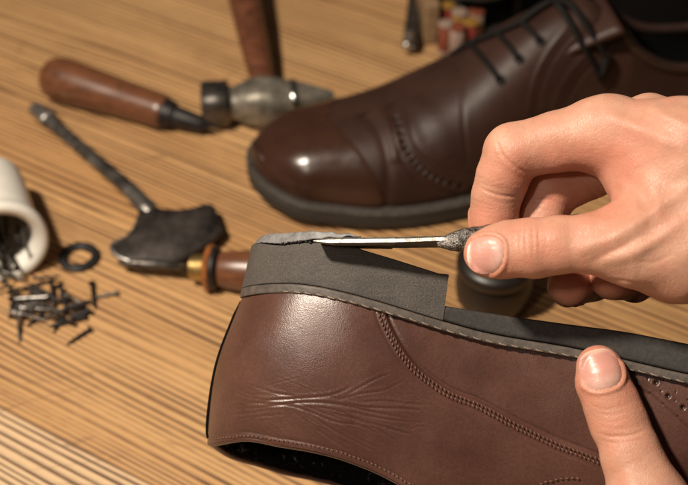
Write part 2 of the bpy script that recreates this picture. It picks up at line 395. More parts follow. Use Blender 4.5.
# ================================================================== the shoe held on its side
PHI = math.radians(5)
HN = U * math.cos(PHI) + F * math.sin(PHI); HW = -F * math.cos(PHI) + U * math.sin(PHI); HO = CAM + .49 * F
MID = -.033
def hw_(x, y, w): return HO + np.asarray(x)[..., None] * R + np.asarray(y)[..., None] * HN + np.asarray(w)[..., None] * HW
def loc(px, py, w):
    r = ray(px, py); o = HO + w * HW; t = ((o - CAM) @ HW) / (r @ HW); p = CAM + t * r - o
    return p @ R, p @ HN
def curve(tab, w=.002, w0=None):
    pts = [loc(q[0], q[1], (w0 if (i == 0 and w0 is not None) else (q[2] if len(q) > 2 else w))) for i, q in enumerate(tab)]
    return interp(pts), pts
def held_shoe():
    root = thing('leather_shoe', 'brown leather shoe held upside down with its heel being trimmed by a knife', 'shoe', hw_(.05, -.03, MID))
    yb, pb = curve([(245, 297), (262, 291), (299, 292), (340, 300), (377, 310), (440, 329), (480, 340), (573, 357), (688, 384), (800, 405, .012), (900, 412, .008), (985, 400, -.01)], w0=MID)
    yt, pt = curve([(208.5, 443), (248, 440), (280, 445), (312, 450), (337, 456), (360, 464), (379, 472), (405, 486), (440, 510), (470, 528), (500, 535), (600, 530), (700, 514), (800, 492, -.01), (900, 470, -.02), (985, 452, -.03)], w=-.004, w0=MID)
    bk = [loc(px, py, MID) for px, py in [(245, 297), (233, 325), (223, 352), (214.5, 385), (210, 415), (208.5, 443)]]
    x0 = bk[0][0]; L = pb[-1][0] - x0; Hb = bk[0][1] - bk[-1][1]
    shf = interp([((bk[0][1] - y) / Hb, x - x0) for x, y in bk])
    base = interp([(0, .0325), (.05, .0338), (.10, .034), (.14, .038), (.17, .0430), (.21, .0475), (.25, .044), (L, .034)])
    def hwid(d, rb=.048, rt=.075):
        a = np.clip(1 - d / rb, 0, 1); b = np.clip(1 - (L - d) / rt, 0, 1)
        return base(d) * (1 - a**2.15) ** .5 * (1 - b**2.2) ** .5
    xv0, xv1 = loc(430, 400, 0)[0], loc(585, 400, 0)[0]
    def XW(off):
        def f(D, S, T):
            v = ss(xv0, xv1, x0 + D); x = x0 + D + shf(np.clip(T, 0, 1)) * (1 - ss(.02, .2, D))
            b = yb(x0 + D); t1 = yt(np.minimum(x0 + D + shf(1.) * (1 - ss(.02, .2, D)), pt[-1][0])); H = (b - t1) + .0155 * (S < 0) * (1 - np.exp(-D / .011)) * (1 - v)
            toe = np.clip(1 - (L - D) / .05, 0, 1); H = H * (1 - v * (1 - (1 - toe**2.3) ** .5 * .8 - .2))
            y = b - H * ((1 - v) * T + v * np.sin(np.clip(T, 0, 1) * math.pi / 2))
            prof = (1 - v) * (1 - .17 * T**1.7 + .055 * np.sin(math.pi * T)) + v * np.maximum(np.cos(np.clip(T, 0, 1) * math.pi / 2), 0) ** .62
            h = hwid(D); dist = T * H
            w = MID + S * np.maximum(h * prof - .0004 * np.exp(-dist / .0016) - off, 0)
            x = x + off * np.clip(1 - D / .02, 0, 1)
            return hw_(x, y, w)
        return f
    dv = np.r_[(np.linspace(0, 1, 70) ** 2) * .022, np.arange(.0224, .188, .0004), np.linspace(.190, L - .02, 30), L - .02 * np.linspace(1, 0, 16)[1:] ** 2]
    dfar = np.r_[(np.linspace(0, 1, 30) ** 2) * .022, np.linspace(.024, L - .02, 90), L - .02 * np.linspace(1, 0, 16)[1:] ** 2]
    rows = np.r_[0, .003, .006, .009, .013, .018, .023, np.linspace(.029, 1, 163)]
    Pt, nc, nr, D, S, T = upper_grid(dv, dfar, rows, XW(0))
    ctr = hw_(x0 + np.clip(D, .03, L - .03), np.full_like(D, -.045), np.full_like(D, MID))
    NN = grid_normals(Pt, Pt - ctr)
    Q = PX(Pt.reshape(-1, 3)); near = (S.ravel() > 0) & (Q[:, 0] < 720)
    dd = np.zeros(len(Q)); hole = np.zeros(len(Q)); Qn = Q[near]; a = np.zeros(len(Qn)); hl = np.zeros(len(Qn))
    # quarter panel laid over the fore panel
    QS = [(384, 300), (385, 312), (392, 329), (404, 350), (417, 366), (433, 379), (452, 391), (480, 402), (520, 423), (556, 440), (593, 454), (650, 478), (720, 505)]
    q = smooth_path(QS, 80); ds, sg, _ = pdist(Qn, q); sd = ds * sg
    a += .00085 * ss(-1.2, 1.2, sd) + .00025 * np.exp(-((sd - 1.5) / 1.4) ** 2) - .0004 * np.exp(-((sd + 2.2) / 1.3) ** 2) - .00020 * np.exp(-((sd - 4.6) / .8) ** 2) - .00022 * np.exp(-((sd - 9.6) / 1.2) ** 2)
    # creases pressed into the counter
    W = [([(229, 398), (250, 402), (280, 404), (309, 402), (337, 404), (379, 413), (417, 421)], 1.5, .55), ([(226, 408), (255, 403), (280, 399.5), (328, 395.6), (352, 386)], 1.4, .40),
         ([(232, 391), (257, 399), (296, 399)], 1.2, .45), ([(229, 409), (254, 408), (286, 405), (309, 411), (334, 421), (360, 425), (379, 434)], 1.2, .45),
         ([(341, 402), (366, 407), (405, 409), (422, 411)], 1.3, .5), ([(305, 411), (328, 426), (350, 438), (373, 450)], 1.3, .38), ([(290, 408), (312, 425), (334, 440), (352, 450)], 1.3, .30),
         ([(328, 411), (353, 418), (392, 429), (408, 434)], 1.2, .42), ([(350, 411), (380, 418), (420, 423)], 1.1, .42), ([(248, 383), (273, 392), (296, 396)], 1.3, .32), ([(227, 415), (251, 413), (270, 409)], 1.2, .32),
         ([(226, 386), (245, 392), (262, 399)], 1.2, .28), ([(345, 396), (362, 386), (378, 378), (392, 373)], 1.3, .28), ([(338, 400), (360, 394), (385, 390), (405, 380)], 1.3, .25), ([(340, 428), (362, 440), (384, 449)], 1.3, .25),
         ([(300, 418), (318, 434), (330, 446)], 1.2, .22), ([(236, 420), (262, 416), (285, 414)], 1.3, .25), ([(360, 402), (385, 401), (410, 404), (430, 405)], 1.2, .3), ([(318, 406), (345, 413), (372, 426), (396, 441)], 1.2, .32)]
    for _ in range(90):
        cx, cy = random.uniform(228, 425), random.gauss(411, 15); an = random.gauss(.35 if cx > 300 else .05, .35); ln = random.uniform(9, 26)
        W.append(([(cx - ln * math.cos(an), cy - ln * math.sin(an)), (cx, cy + random.uniform(-1.5, 1.5)), (cx + ln * math.cos(an), cy + ln * math.sin(an))], random.uniform(.7, 1.1), random.uniform(.05, .16)))
    for poly, sgm, dep in W:
        bb = np.array(poly); m = (Qn[:, 0] > bb[:, 0].min() - 12) & (Qn[:, 0] < bb[:, 0].max() + 12) & (Qn[:, 1] > bb[:, 1].min() - 12) & (Qn[:, 1] < bb[:, 1].max() + 12)
        d_, s_, t_ = pdist(Qn[m], smooth_path(poly, 24)); env = np.sin(np.clip(t_, 0.0, 1) * math.pi) ** .6 * np.exp(-np.maximum(d_ - 6, 0)); sgm = sgm * .66
        a[m] += dep * .00047 * env * (-np.exp(-(d_ / sgm) ** 2) + .55 * np.exp(-((d_ * s_ + 3.0 * sgm) / (1.5 * sgm)) ** 2) + .25 * np.exp(-((d_ * s_ - 2.8 * sgm) / (1.5 * sgm)) ** 2))
    # edge of the small panel by the welt, row of broguing
    for hx, hy, hr in [(641, 370, 1.3), (656, 382.6, 2.3), (668, 396, 2.3), (683, 407.5, 2.3), (697, 419, 2.3), (648, 379, .8), (661, 391, .8), (675, 401, .8), (650, 393, .8), (663, 404, .8), (677, 416, .8), (664, 380, .8), (676, 392, .8), (688, 400, .8)]:
        r_ = np.hypot(Qn[:, 0] - hx, Qn[:, 1] - hy); a -= .0009 * np.exp(-(r_ / hr) ** 4); a += .00010 * np.exp(-((r_ - hr * 1.7) / (hr * .5)) ** 2); hl = np.maximum(hl, np.exp(-(r_ / hr) ** 4))
    d_, s_, t_ = pdist(Qn, smooth_path([(640, 384), (656, 394), (672, 408), (690, 424)], 20)); a += .0004 * np.exp(-(d_ / 3) ** 2) - .0003 * np.exp(-((d_ * s_ - 5) / 1.) ** 2)
    # gentle unevenness of worn leather, and the edge pulled in at the stitching
    pts = Pt.reshape(-1, 3)[near]
    for k, (sc, am) in enumerate([(70, .0005), (160, .00022), (330, .00010)]):
        ph = rng.uniform(0, 6.28, (5, 1)); kv = rng.normal(size=(5, 3)); kv /= np.linalg.norm(kv, axis=1, keepdims=True)
        a += am * np.sin(pts @ (kv.T * sc) + ph.T).sum(1) * .45
    Tn = T.ravel()[near]; Hn = 155.0
    a -= .00035 * np.exp(-((Tn - .955) / .012) ** 2) * (Qn[:, 0] < 470)
    dd[near] = a; hole[near] = hl
    V = Pt.reshape(-1, 3) + NN.reshape(-1, 3) * dd[:, None]
    up = mesh_obj('upper', V, grid_faces(nc, nr), M['leather'], root, attrs={'hole': hole})
    bv = bvh_of(up)
    # lining, insole, collar roll
    ld = np.r_[(np.linspace(0, 1, 24) ** 2) * .02, np.linspace(.024, .235, 60)]
    Pl, c2, r2, *_ = upper_grid(ld + .0006, ld + .0006, np.linspace(.0, .99, 30), XW(.0026))
    rn_ = rng.normal(size=Pl.shape) * .00018; Pl = Pl + rn_
    ln = mesh_obj('lining', Pl.reshape(-1, 3), grid_faces(c2, r2, True), M['lining'], root)
    tv = []
    for _ in range(2600):   # short pile of the lining, seen through the opening
        i = random.randrange(c2 // 2 + 2, min(c2 - 1, c2 // 2 + 62)); j = random.randrange(r2 // 3, r2 - 1)
        p = Pl[i, j]; inw = nrm(hw_(0., 0., 1.) - hw_(0., 0., 0.)); d = nrm(inw + rng.normal(size=3) * .9); s = nrm(np.cross(d, rng.normal(size=3)))
        l = random.uniform(.0015, .0034); tv.append(([p - s * .00014, p + s * .00014, p + d * l * .6 + s * .0001 + rng.normal(size=3) * .0004, p + d * l + rng.normal(size=3) * .0008], [(0, 1, 2), (0, 2, 3)]))
    mesh_obj('lining_pile', *join(*tv), plain('black_pile', (.035, .034, .037), .38, scale=400), root)
    iv = []
    for d in np.linspace(.003, .25, 40): h = hwid(np.array(d)) - .003; iv.append([hw_(x0 + d + .002, yb(x0 + d) - .0025, MID + h * k) for k in np.linspace(1, -1, 12)])
    V_, F_ = loft(iv, False); mesh_obj('insole', V_, F_, M['lining'], root)
    top_n = Pt[:, -1]; top_d = D[:, -1]; m = top_d < xv1 - x0 - .02; idx = np.where(m)[0]
    path = .5 * (Pt[idx, -1] + XW(.0022)(D[idx][:, -1], S[idx][:, -1], T[idx][:, -1])); path, _ = resample(path, .0012)
    mesh_obj('collar_edge', *tube(path, .00155, 10, .8, HN), M['binding'], root)
    # topline stitching on the outside
    l_, n_ = surf_line(bv, [(213, 438.5), (232, 437), (248, 436), (280, 440.5), (312, 445.5), (337, 451.5), (360, 459), (379, 467), (402, 479.5), (425, 495)], 160)
    st = mesh_obj('collar_stitching', *stitches(l_, n_, .00172, .00125, .00030, .0001, .8), M['thread_brown'], up)
    qq = smooth_path(QS[1:-1], 120); tn = np.gradient(qq, axis=0); tn /= np.linalg.norm(tn, axis=1, keepdims=True); nn2 = np.stack([-tn[:, 1], tn[:, 0]], 1)
    for off in (2.9, 6.6):
        l_, n_ = surf_line(bv, qq + nn2 * off, 240); mesh_obj('seam_stitching', *stitches(l_, n_, .00165, .00130, .00034, .00010, 1.3), M['thread_brown'], up)
    l_, n_ = surf_line(bv, [(540, 484), (556, 480), (572, 478), (584, 479)], 40); mesh_obj('seam_stitching', *stitches(l_, n_, .0019, .0013, .0004, .0001, .8), M['thread_brown'], up)
    k0 = int(np.argmin(D[:, 0] + 1e-9)); bp = V.reshape(nc, nr, 3)[k0, 8:-5]; mesh_obj('back_piping', *tube(bp, np.interp(np.linspace(0, 1, len(bp)), [0, .1, .9, 1], [.0005, .0011, .0012, .0008]), 8), M['apron'], root)
    # welt, heel, sole
    WT = .0031
    def rand_piece(name, mat, d0, d1, ylo, yhi, grow, xs_back=0., xoff=0., bev=.0007, xend=None, n=150, spread=lambda x: 0., rb=.048):
        st = []; q = np.linspace(0, 1, n); back = d0 < .001
        for i, u in enumerate(q):
            d = d0 + (d1 - d0) * (u ** 1.9 if back else u)
            dl = min(d, L - .0003) ; h = float(hwid(np.array(max(dl, 0.) * 1.), rb=rb)) if back or True else 0
            h = h + grow * min(1, max(dl, 0) / .004 + .12) ; xx = x0 + d; lo, hi = float(ylo(xx)), float(yhi(xx))
            if back: xx = xx - grow * max(0, 1 - d / .03)
            sec = slab_section(0, lo, hi, MID - h, MID + h, bev)
            row = []
            for (y, w) in sec:
                f = (y - lo) / max(hi - lo, 1e-6); x = xx + (xs_back * f + xoff) * max(0, 1 - d / .06)
                if xend and i == n - 1: x += xend * f
                if xend and i == n - 2: x += xend * f * .98
                row.append(hw_(x, y, w))
            st.append(row)
        V_, F_ = loft(st); o = mesh_obj(name, V_, F_, mat, root); sharp(o, 40); return o
    welt = rand_piece('welt', M['welt'], 0, L - .002, lambda x: yb(x) - .0004, lambda x: yb(x) + WT, .0019, .0006, bev=.0008, n=260)
    wl = []; wn = []
    for d in np.linspace(.003, .20, 200): wl.append(hw_(x0 + d, yb(x0 + d) + .0002, MID + hwid(np.array(d)) + .0019)); wn.append(nrm(HW - HN * .7))
    mesh_obj('welt_stitching', *stitches(wl, wn, .0046, .0034, .00030, .0001, .5), M['thread'], welt)
    yh, ph_ = curve([(256, 246.5, MID), (270, 242.5), (300, 241.6), (318, 242.3), (335, 243.2), (350, 246.5), (365, 251), (400, 261), (449, 276.5)], w=.002)
    xbreast = loc(443, 300, .002)[0]
    rand_piece('heel', M['rubber'], 0, xbreast - x0, lambda x: yb(x) + WT + .0002, yh, .0012, .0036, bev=.0006, xend=loc(449, 277, .002)[0] - xbreast, n=200)
    ys, _ = curve([(430, 303), (444, 305.5), (500, 314.5), (573, 325), (620, 331.5), (688, 345), (800, 362, .012), (900, 370, .008), (985, 358, -.01)])
    rand_piece('outsole', M['sole_dark'], xbreast - x0 - .01, L - .001, lambda x: yb(x) + WT + .0003, ys, .0009, 0, bev=.0009, n=160)
    # top lift, being sliced off and lifted by the knife
    yl, _ = curve([(256, 246.0, MID), (274, 241.4), (295, 240.0), (313, 238.4), (335, 237.6), (350, 236.8), (358, 235.6)]); yu, _ = curve([(257, 237.5, MID), (264, 233.0, -.012), (272, 231.0, -.002), (282, 229.9), (295, 229.6), (320, 231.2), (345, 234.0), (358, 235.2)])
    lift = rand_piece('top_lift', M['lift'], 0, loc(356, 236, .002)[0] - x0, lambda x: yl(x) + .00015, yu, .0010, .0030, xoff=.0040, bev=.0005, n=120)
    me = lift.data; xe = loc(306, 240, 0)[0]
    for v in me.vertices:   # ragged, slightly curled cut edge
        lx = (np.array(v.co) - HO) @ R
        k = float(ss(xe - .004, xe + .018, lx)); v.co = Vector(np.array(v.co) + HN * (k * .0004 * math.sin(lx * 900) + .00018 * noise.noise(Vector(v.co) * 900)) + R * .0006 * k * noise.noise(Vector(v.co) * 500))
    rag = []
    for _ in range(22):      # torn rubber crumbs along the cut
        px = random.triangular(270, 315, 302); x, y = loc(px, 241.4 - (px - 270) * .02 + random.uniform(-.8, .8), .002); h = float(hwid(np.array(x - x0)))
        c = hw_(x, y, MID + h + random.uniform(-.001, .0009)); s = random.uniform(.0002, .0006); d = nrm(rng.normal(size=3)); rag.append(tube([c - d * s * 1.6, c, c + d * s * 1.5], [s * .3, s, s * .2], 5))
    mesh_obj('torn_crumbs', *join(*rag), M['black_iron'], lift)
    return root, bv

def knife():
    root = thing('knife', 'steel shoemaker knife with bright narrow blade slicing into the shoe heel', 'knife', hw_(.03, 0., .004))
    def strip(px0, px1, skew, yc, th0, th1, wn, wf, n=24):
        st = []
        for u in np.linspace(0, 1, n):
            px = px0 + (px1 - px0) * u; x, y = loc(px, yc(u), wn); th = th0 + (th1 - th0) * min(1, u * 5) ; th = max(th, .0002)
            xf = x + skew * (1 - u); dw = ((px - 313) / 133) * .0125; wn_ = wn + dw
            sec = [(x, y - th * .5, wn_), (x, y + th * .12, wn_ - .0002), (x, y + th * .5, wn_ - .0016), (xf, y + th * .5, wf), (xf, y - th * .5, wf), (x, y - th * .55, wn_ - .003)]
            st.append([hw_(a, b + noise.noise(Vector((a * 400, b * 50, 1))) * .00006, c) for a, b, c in sec])
        return loft(st)
    V_, F_ = strip(313, 394.5, .006, lambda u: 240.4 + .9 * u, .0004, .0020, .0100, -.012)
    b = mesh_obj('blade', V_, F_, M['blade'], root, smooth=False)
    V_, F_ = strip(394.6, 446, 0, lambda u: 241.4 - .6 * u, .00185, .0019, .0098, -.008)
    mesh_obj('tang', V_, F_, M['steel_worn'], root, smooth=False)
    a = hw_(*loc(437, 244.0, .020), .020); e = hw_(*loc(592, 223, .012), .012); Lh = np.linalg.norm(e - a)
    prof = [(0, .0009), (.002, .0020), (.005, .0032), (.009, .0040), (.014, .0042), (.02, .0041), (.035, .0041), (Lh - .004, .0038), (Lh - .001, .003), (Lh, .002)]
    prof2 = [(float(d), float(np.interp(d, *zip(*prof)))) for d in np.linspace(0, Lh, 90)]
    V_, F_ = lathe(a, e, prof2, 32, HN, [3.2] * 90)
    V_ = [v + nrm(HW + HN) * 0 + (noise.noise_vector(Vector(v) * 420) if True else 0) * .0005 if False else np.array(v) + np.array(noise.noise_vector(Vector(v) * 260)) * .00045 + np.array(noise.noise_vector(Vector(v) * 900)) * .00012 for v in V_]
    mesh_obj('handle', V_, F_, M['roughsteel'], root)
    return root

# ================================================================== the shoe standing behind
def standing_shoe():
    T0 = G(246, 182); a = math.radians(13); AX = np.array([math.cos(a), math.sin(a), 0]); NR = np.array([math.sin(a), -math.cos(a), 0])
    root = thing('leather_shoe', 'dark brown lace-up brogue shoe standing upright behind the hands with polished toe', 'shoe', T0 + AX * .15)
    L = .300; c = .01
    hn = interp([(s * c, v * c) for s, v in [(0, 4.2), (1, 4.4), (2, 4.8), (4, 5.4), (6, 6.0), (8.3, 6.3), (11.3, 6.2), (16, 5.3), (22, 4.9), (27, 4.9), (30, 4.8)]])
    hf = interp([(s * c, v * c) for s, v in [(0, 2.3), (2, 2.7), (4, 3.0), (8, 3.5), (11, 3.8), (16, 3.0), (22, 2.1), (27, 1.9), (30, 1.9)]])
    def W(s, n, z): return T0 + np.asarray(s)[..., None] * AX + np.asarray(n)[..., None] * NR + np.asarray(z)[..., None] * np.array([0, 0, 1.])
    def rnd(d):
        A = np.clip(1 - d / .030, 0, 1); B = np.clip(1 - (L - d) / .034, 0, 1); return (1 - A**2.1) ** .5 * (1 - B**2.2) ** .5
    mid = lambda d: (hn(d) - hf(d)) / 2
    half = lambda d: (hn(d) + hf(d)) / 2 * rnd(d)
    spring = lambda d: .008 * np.clip(1 - d / .09, 0, 1) ** 2
    Hr = interp([(s * c, v * c) for s, v in [(0, 3.6), (2, 3.8), (4, 4.15), (6, 4.6), (8, 5.1), (10, 5.8), (12, 6.7), (14, 8.0), (16, 9.3), (18, 10.2), (19.5, 10.4), (20.5, 9.6), (21.5, 8.3), (23, 7.1), (26, 6.4), (30, 6.8)]])
    z0 = .0125
    def XW(off):
        def f(D, S, T):
            v = 1 - ss(.190, .215, D); base = z0 + spring(D); toe = np.clip(1 - D / .044, 0, 1); H = (Hr(D) - z0) * (1 - toe**2.3) ** .5
            H = np.maximum(H, .012)
            y = base + H * ((1 - v) * T + v * np.sin(T * math.pi / 2) ** 1.05)
            prof = (1 - v) * (1 - .3 * T**1.5 + .05 * np.sin(math.pi * T)) + v * np.maximum(np.cos(T * math.pi / 2), 0) ** (.75 - .13 * np.exp(-(D / .06) ** 2))
            h = np.maximum(half(D) - .0052 * rnd(D), 0)
            return W(D + .004 * np.clip(1 - D / .03, 0, 1), mid(D) + S * np.maximum(h * prof - off - .001 * np.exp(-T * H / .0012), 0), y)
        return f
    dn = np.r_[(np.linspace(0, 1, 50) ** 2) * .03, np.arange(.031, L - .03, .0007), L - .03 * np.linspace(1, 0, 30) ** 2]
    df = np.r_[(np.linspace(0, 1, 30) ** 2) * .03, np.linspace(.033, L - .03, 70), L - .03 * np.linspace(1, 0, 20)[1:] ** 2]
    rows = np.r_[0, .01, .02, np.linspace(.035, 1, 120)]
    # ends: near side runs toe..heel, far side heel..toe
    d = np.r_[dn, df[::-1][1:]]; s = np.r_[np.ones(len(dn)), -np.ones(len(df) - 1)]; D, T = np.meshgrid(d, rows, indexing='ij'); S = np.repeat(s[:, None], len(rows), 1)
    Pt = XW(0)(D, S, T); nc, nr = D.shape
    ctr = W(np.clip(D, .03, L - .03), mid(D), np.full_like(D, .02)); NN = grid_normals(Pt, Pt - ctr)
    Q = PX(Pt.reshape(-1, 3)); near = (S.ravel() > 0); Qn = Q[near]; al = np.zeros(len(Qn)); hl = np.zeros(len(Q)); hn_ = np.zeros(len(Qn))
    for poly, sg, dep in [([(340, 100), (372, 122), (386, 150), (388, 185), (385, 215)], 5, -.9), ([(352, 94), (378, 108), (392, 135), (396, 165)], 6, .9), ([(366, 88), (392, 106), (402, 130), (404, 160)], 6, -.5), ([(378, 88), (402, 102), (418, 124), (430, 144)], 6, -.2), ([(390, 86), (425, 108), (445, 138), (450, 160)], 9, .3),
                          ([(391, 112), (396, 146), (415, 178), (450, 194), (500, 200)], 1.5, -.7), ([(405, 102), (413, 138), (430, 160), (458, 172), (500, 178)], 1.5, -.7), ([(398, 107), (404.5, 142), (423, 169), (454, 183), (500, 189)], 4.0, .45), ([(456, 62), (462, 90), (464, 130), (468, 165)], 2.2, -.45),
                          ([(572, 22), (548, 52), (534, 82), (527, 120)], 2.2, .5), ([(579, 28), (556, 56), (542, 86), (536, 120)], 1.6, -.4), ([(596, 46), (574, 68), (558, 96), (552, 120)], 3., .6), ([(604, 55), (582, 76), (566, 104)], 2., -.6), ([(432, 54), (470, 42), (515, 26), (556, 2)], 2.0, -1.2)]:
        d_, s_, t_ = pdist(Qn, smooth_path(poly, 40)); al += dep * .001 * np.exp(-(d_ / sg) ** 2) * np.clip(np.sin(np.clip(t_, 0, 1) * math.pi) * 3, .0, 1)
    for u in np.linspace(0.03, .97, 17):
        p = smooth_path([(396, 116), (404.5, 147), (423.5, 171), (454, 184.5), (500, 190)], 200)[int(u * 199)]; r_ = np.hypot(*(Qn - p).T); al -= .0018 * np.exp(-(r_ / 2.3) ** 4); hn_ = np.maximum(hn_, np.exp(-(r_ / 2.2) ** 4))
    dd = np.zeros(len(Q)); dd[near] = al; hl[near] = hn_; V = Pt.reshape(-1, 3) + NN.reshape(-1, 3) * dd[:, None]
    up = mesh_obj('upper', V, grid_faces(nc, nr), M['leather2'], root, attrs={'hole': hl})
    scap = .069 - .020 * T ** 1.6 ; capm = (D < scap).ravel()
    Fq = grid_faces(nc, nr); keep = capm[Fq].all(1); used = np.unique(Fq[keep]); mp = -np.ones(len(V), int); mp[used] = np.arange(len(used))
    edge = np.clip((scap.ravel() - D.ravel()) / .0025, 0, 1) ** .5
    Vc = (V + NN.reshape(-1, 3) * (.0002 + .0005 * edge)[:, None])[used]
    mesh_obj('toe_cap', Vc, mp[Fq[keep]], M['leather_cap'], root)
    bv = bvh_of(up)
    def piece(name, mat, d0, d1, lo, hi, grow, n=140, bev=.001, end=False):
        st = []
        for u in np.linspace(0, 1, n):
            d_ = d0 + (d1 - d0) * (.5 - .5 * math.cos(u * math.pi)) ; h = float(half(np.array(d_))) + grow * float(rnd(np.array(d_))); m_ = float(mid(np.array(d_))); z = float(spring(np.array(d_)))
            st.append([W(d_, w, y) for y, w in slab_section(0, lo + z, hi + z, m_ - h, m_ + h, bev)])
        V_, F_ = loft(st); o = mesh_obj(name, V_, F_, mat, root); sharp(o, 45); return o
    piece('outsole', M['sole_dark'], .0004, L - .0004, .0022, .0095, .0)
    piece('heel', M['rubber'], .225, L - .0006, .0, .0022, -.001)
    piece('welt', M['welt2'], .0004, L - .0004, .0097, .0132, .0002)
    # lining and collar roll
    ld = np.r_[np.linspace(.150, L - .03, 60), L - .03 * np.linspace(1, 0.05, 20)[1:] ** 2]
    dl = np.r_[ld, ld[::-1][1:]]; sl = np.r_[np.ones(len(ld)), -np.ones(len(ld) - 1)]; DL, TL = np.meshgrid(dl, np.linspace(0, .99, 20), indexing='ij'); SL = np.repeat(sl[:, None], 20, 1)
    PL = XW(.003)(DL, SL, TL); mesh_obj('lining', PL.reshape(-1, 3), grid_faces(*DL.shape, True), M['lining'], root)
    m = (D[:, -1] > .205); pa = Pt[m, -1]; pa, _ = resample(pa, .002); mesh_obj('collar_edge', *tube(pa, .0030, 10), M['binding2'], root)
    # tongue standing out of the throat
    st = []
    for u in np.linspace(0, 1, 14):
        s_ = .162 + .040 * u; z = .080 + .028 * u - .004 * u * u; w = .020 + .008 * u
        st.append([W(s_ + th, mid(np.array(s_)) + w * k, z + .004 * math.cos(k * 1.4) - .004) for k in np.linspace(-1, 1, 12) for th in (0,)] + [W(s_ + .0035, mid(np.array(s_)) + w * k, z + .004 * math.cos(k * 1.4) - .0065) for k in np.linspace(1, -1, 12)])
    V_, F_ = loft(st); mesh_obj('tongue', V_, F_, M['leather2'], root)
    # eyelets and laces
    ey = [(500, 80), (519, 59), (540, 41), (480, 97)]; inn = [(472, 46), (500, 36), (521, 22), (455, 58)]
    for (ex, ey_), (ix, iy) in list(zip(ey, inn))[:3]:
        l_, n_ = surf_line(bv, [(ex, ey_), ((ex + ix) / 2 + 1, (ey_ + iy) / 2), (ix, iy)], 20, .0016)
        if len(l_) > 3:
            l_[0] -= n_[0] * .002; mesh_obj('lace', *tube(l_, .0020, 8, .7), M['lace'], root)
        p, n0 = hit(bv, ex, ey_)
        if p is not None: ring = [p + n0 * .0006 + .0024 * (math.cos(t) * frame(n0)[1] + math.sin(t) * frame(n0)[2]) for t in np.linspace(0, 2 * math.pi, 17)]; mesh_obj('eyelet', *tube(ring, .0006, 6), M['black_iron'], root)
    def over(pts, r=.0024):
        out = []
        for (px, py, k) in pts:
            p, n0 = hit(bv, px, py)
            if p is not None and (not out or np.linalg.norm(p - out[-1]) < .05): out.append(p + n0 * k)
        return tube(smooth_path(out, 40), np.interp(np.linspace(0, 1, 40), [0, .15, 1], [.4 * r, r, r]), 8, .6)
    for pts in [[(449, 55, .000), (458, 52, .001), (472, 45, .002), (515, 27, .002), (538, 13, .003), (552, 5, .003)], [(550, 4, .003), (555, 6, .004), (563, 14, .004), (580, 42, .003), (598, 74, .003)], [(553, 4, .004), (562, 6, .005), (575, 13, .005), (592, 36, .004), (606, 60, .004)], [(604, 50, .004), (600, 66, .004), (598, 78, .002)]]:
        mesh_obj('lace', *over(pts), M['lace'], root)
    return root

# ================================================================== hands (one smooth skin each)
def cone(P, a, b, ra, rb, dorsal=None, flat=1.0):
    a = a.astype(np.float32); b = b.astype(np.float32); ab = b - a; q = P - a; h = np.clip(q @ ab / (ab @ ab), 0, 1); v = q - h[..., None] * ab
    r = ra + (rb - ra) * h
    if dorsal is not None:   # flattened front to back
        dn = nrm(dorsal).astype(np.float32); k = v @ dn; v = v + (k * (1 / flat - 1))[..., None] * dn
    return np.sqrt((v * v).sum(-1)) - r
def smin(a, b, k):
    h = np.clip(.5 + .5 * (b - a) / k, 0, 1); return b + (a - b) * h - k * h * (1 - h)
def surface_nets(f, origin, vox):
    nx, ny, nz = f.shape; s = f < 0
    corners = [(i, j, k) for i in (0, 1) for j in (0, 1) for k in (0, 1)]
    def sh(a, c): return a[c[0]:nx - 1 + c[0], c[1]:ny - 1 + c[1], c[2]:nz - 1 + c[2]]
    cnt = sum(sh(s, c).astype(np.int8) for c in corners); act = (cnt > 0) & (cnt < 8)
    idx = -np.ones(act.shape, np.int64); cells = np.argwhere(act); idx[act] = np.arange(len(cells))
    acc = np.zeros((len(cells), 3)); n = np.zeros(len(cells)); fv = {c: sh(f, c)[act].astype(float) for c in corners}
    for c in corners:
        for ax in range(3):
            if c[ax] == 0:
                c2 = tuple(1 if k == ax else c[k] for k in range(3)); a, b = fv[c], fv[c2]; m = (a < 0) != (b < 0); t = a[m] / (a[m] - b[m])
                p = np.tile(np.array(c, float), (m.sum(), 1)); p[:, ax] = t; acc[m] += p; n[m] += 1
    V = origin + (cells + acc / n[:, None]) * vox; faces = []
    for ax in range(3):
        u, w = (ax + 1) % 3, (ax + 2) % 3
        sl0 = [slice(1, -1)] * 3; sl1 = [slice(1, -1)] * 3; sl0[ax] = slice(0, -1); sl1[ax] = slice(1, None)
        A, B = s[tuple(sl0)], s[tuple(sl1)]; e = np.argwhere(A != B); inside = A[A != B]
        e = e + np.array([0 if k == ax else 1 for k in range(3)])
        du = np.eye(3, dtype=int)[u]; dw = np.eye(3, dtype=int)[w]
        ok = (e < np.array(act.shape)).all(1); e, inside = e[ok], inside[ok]
        q = np.stack([idx[tuple((e - du - dw).T)], idx[tuple((e - dw).T)], idx[tuple(e.T)], idx[tuple((e - du).T)]], 1)
        q[~inside] = q[~inside][:, ::-1]; faces.append(q)
    return V, np.concatenate(faces)
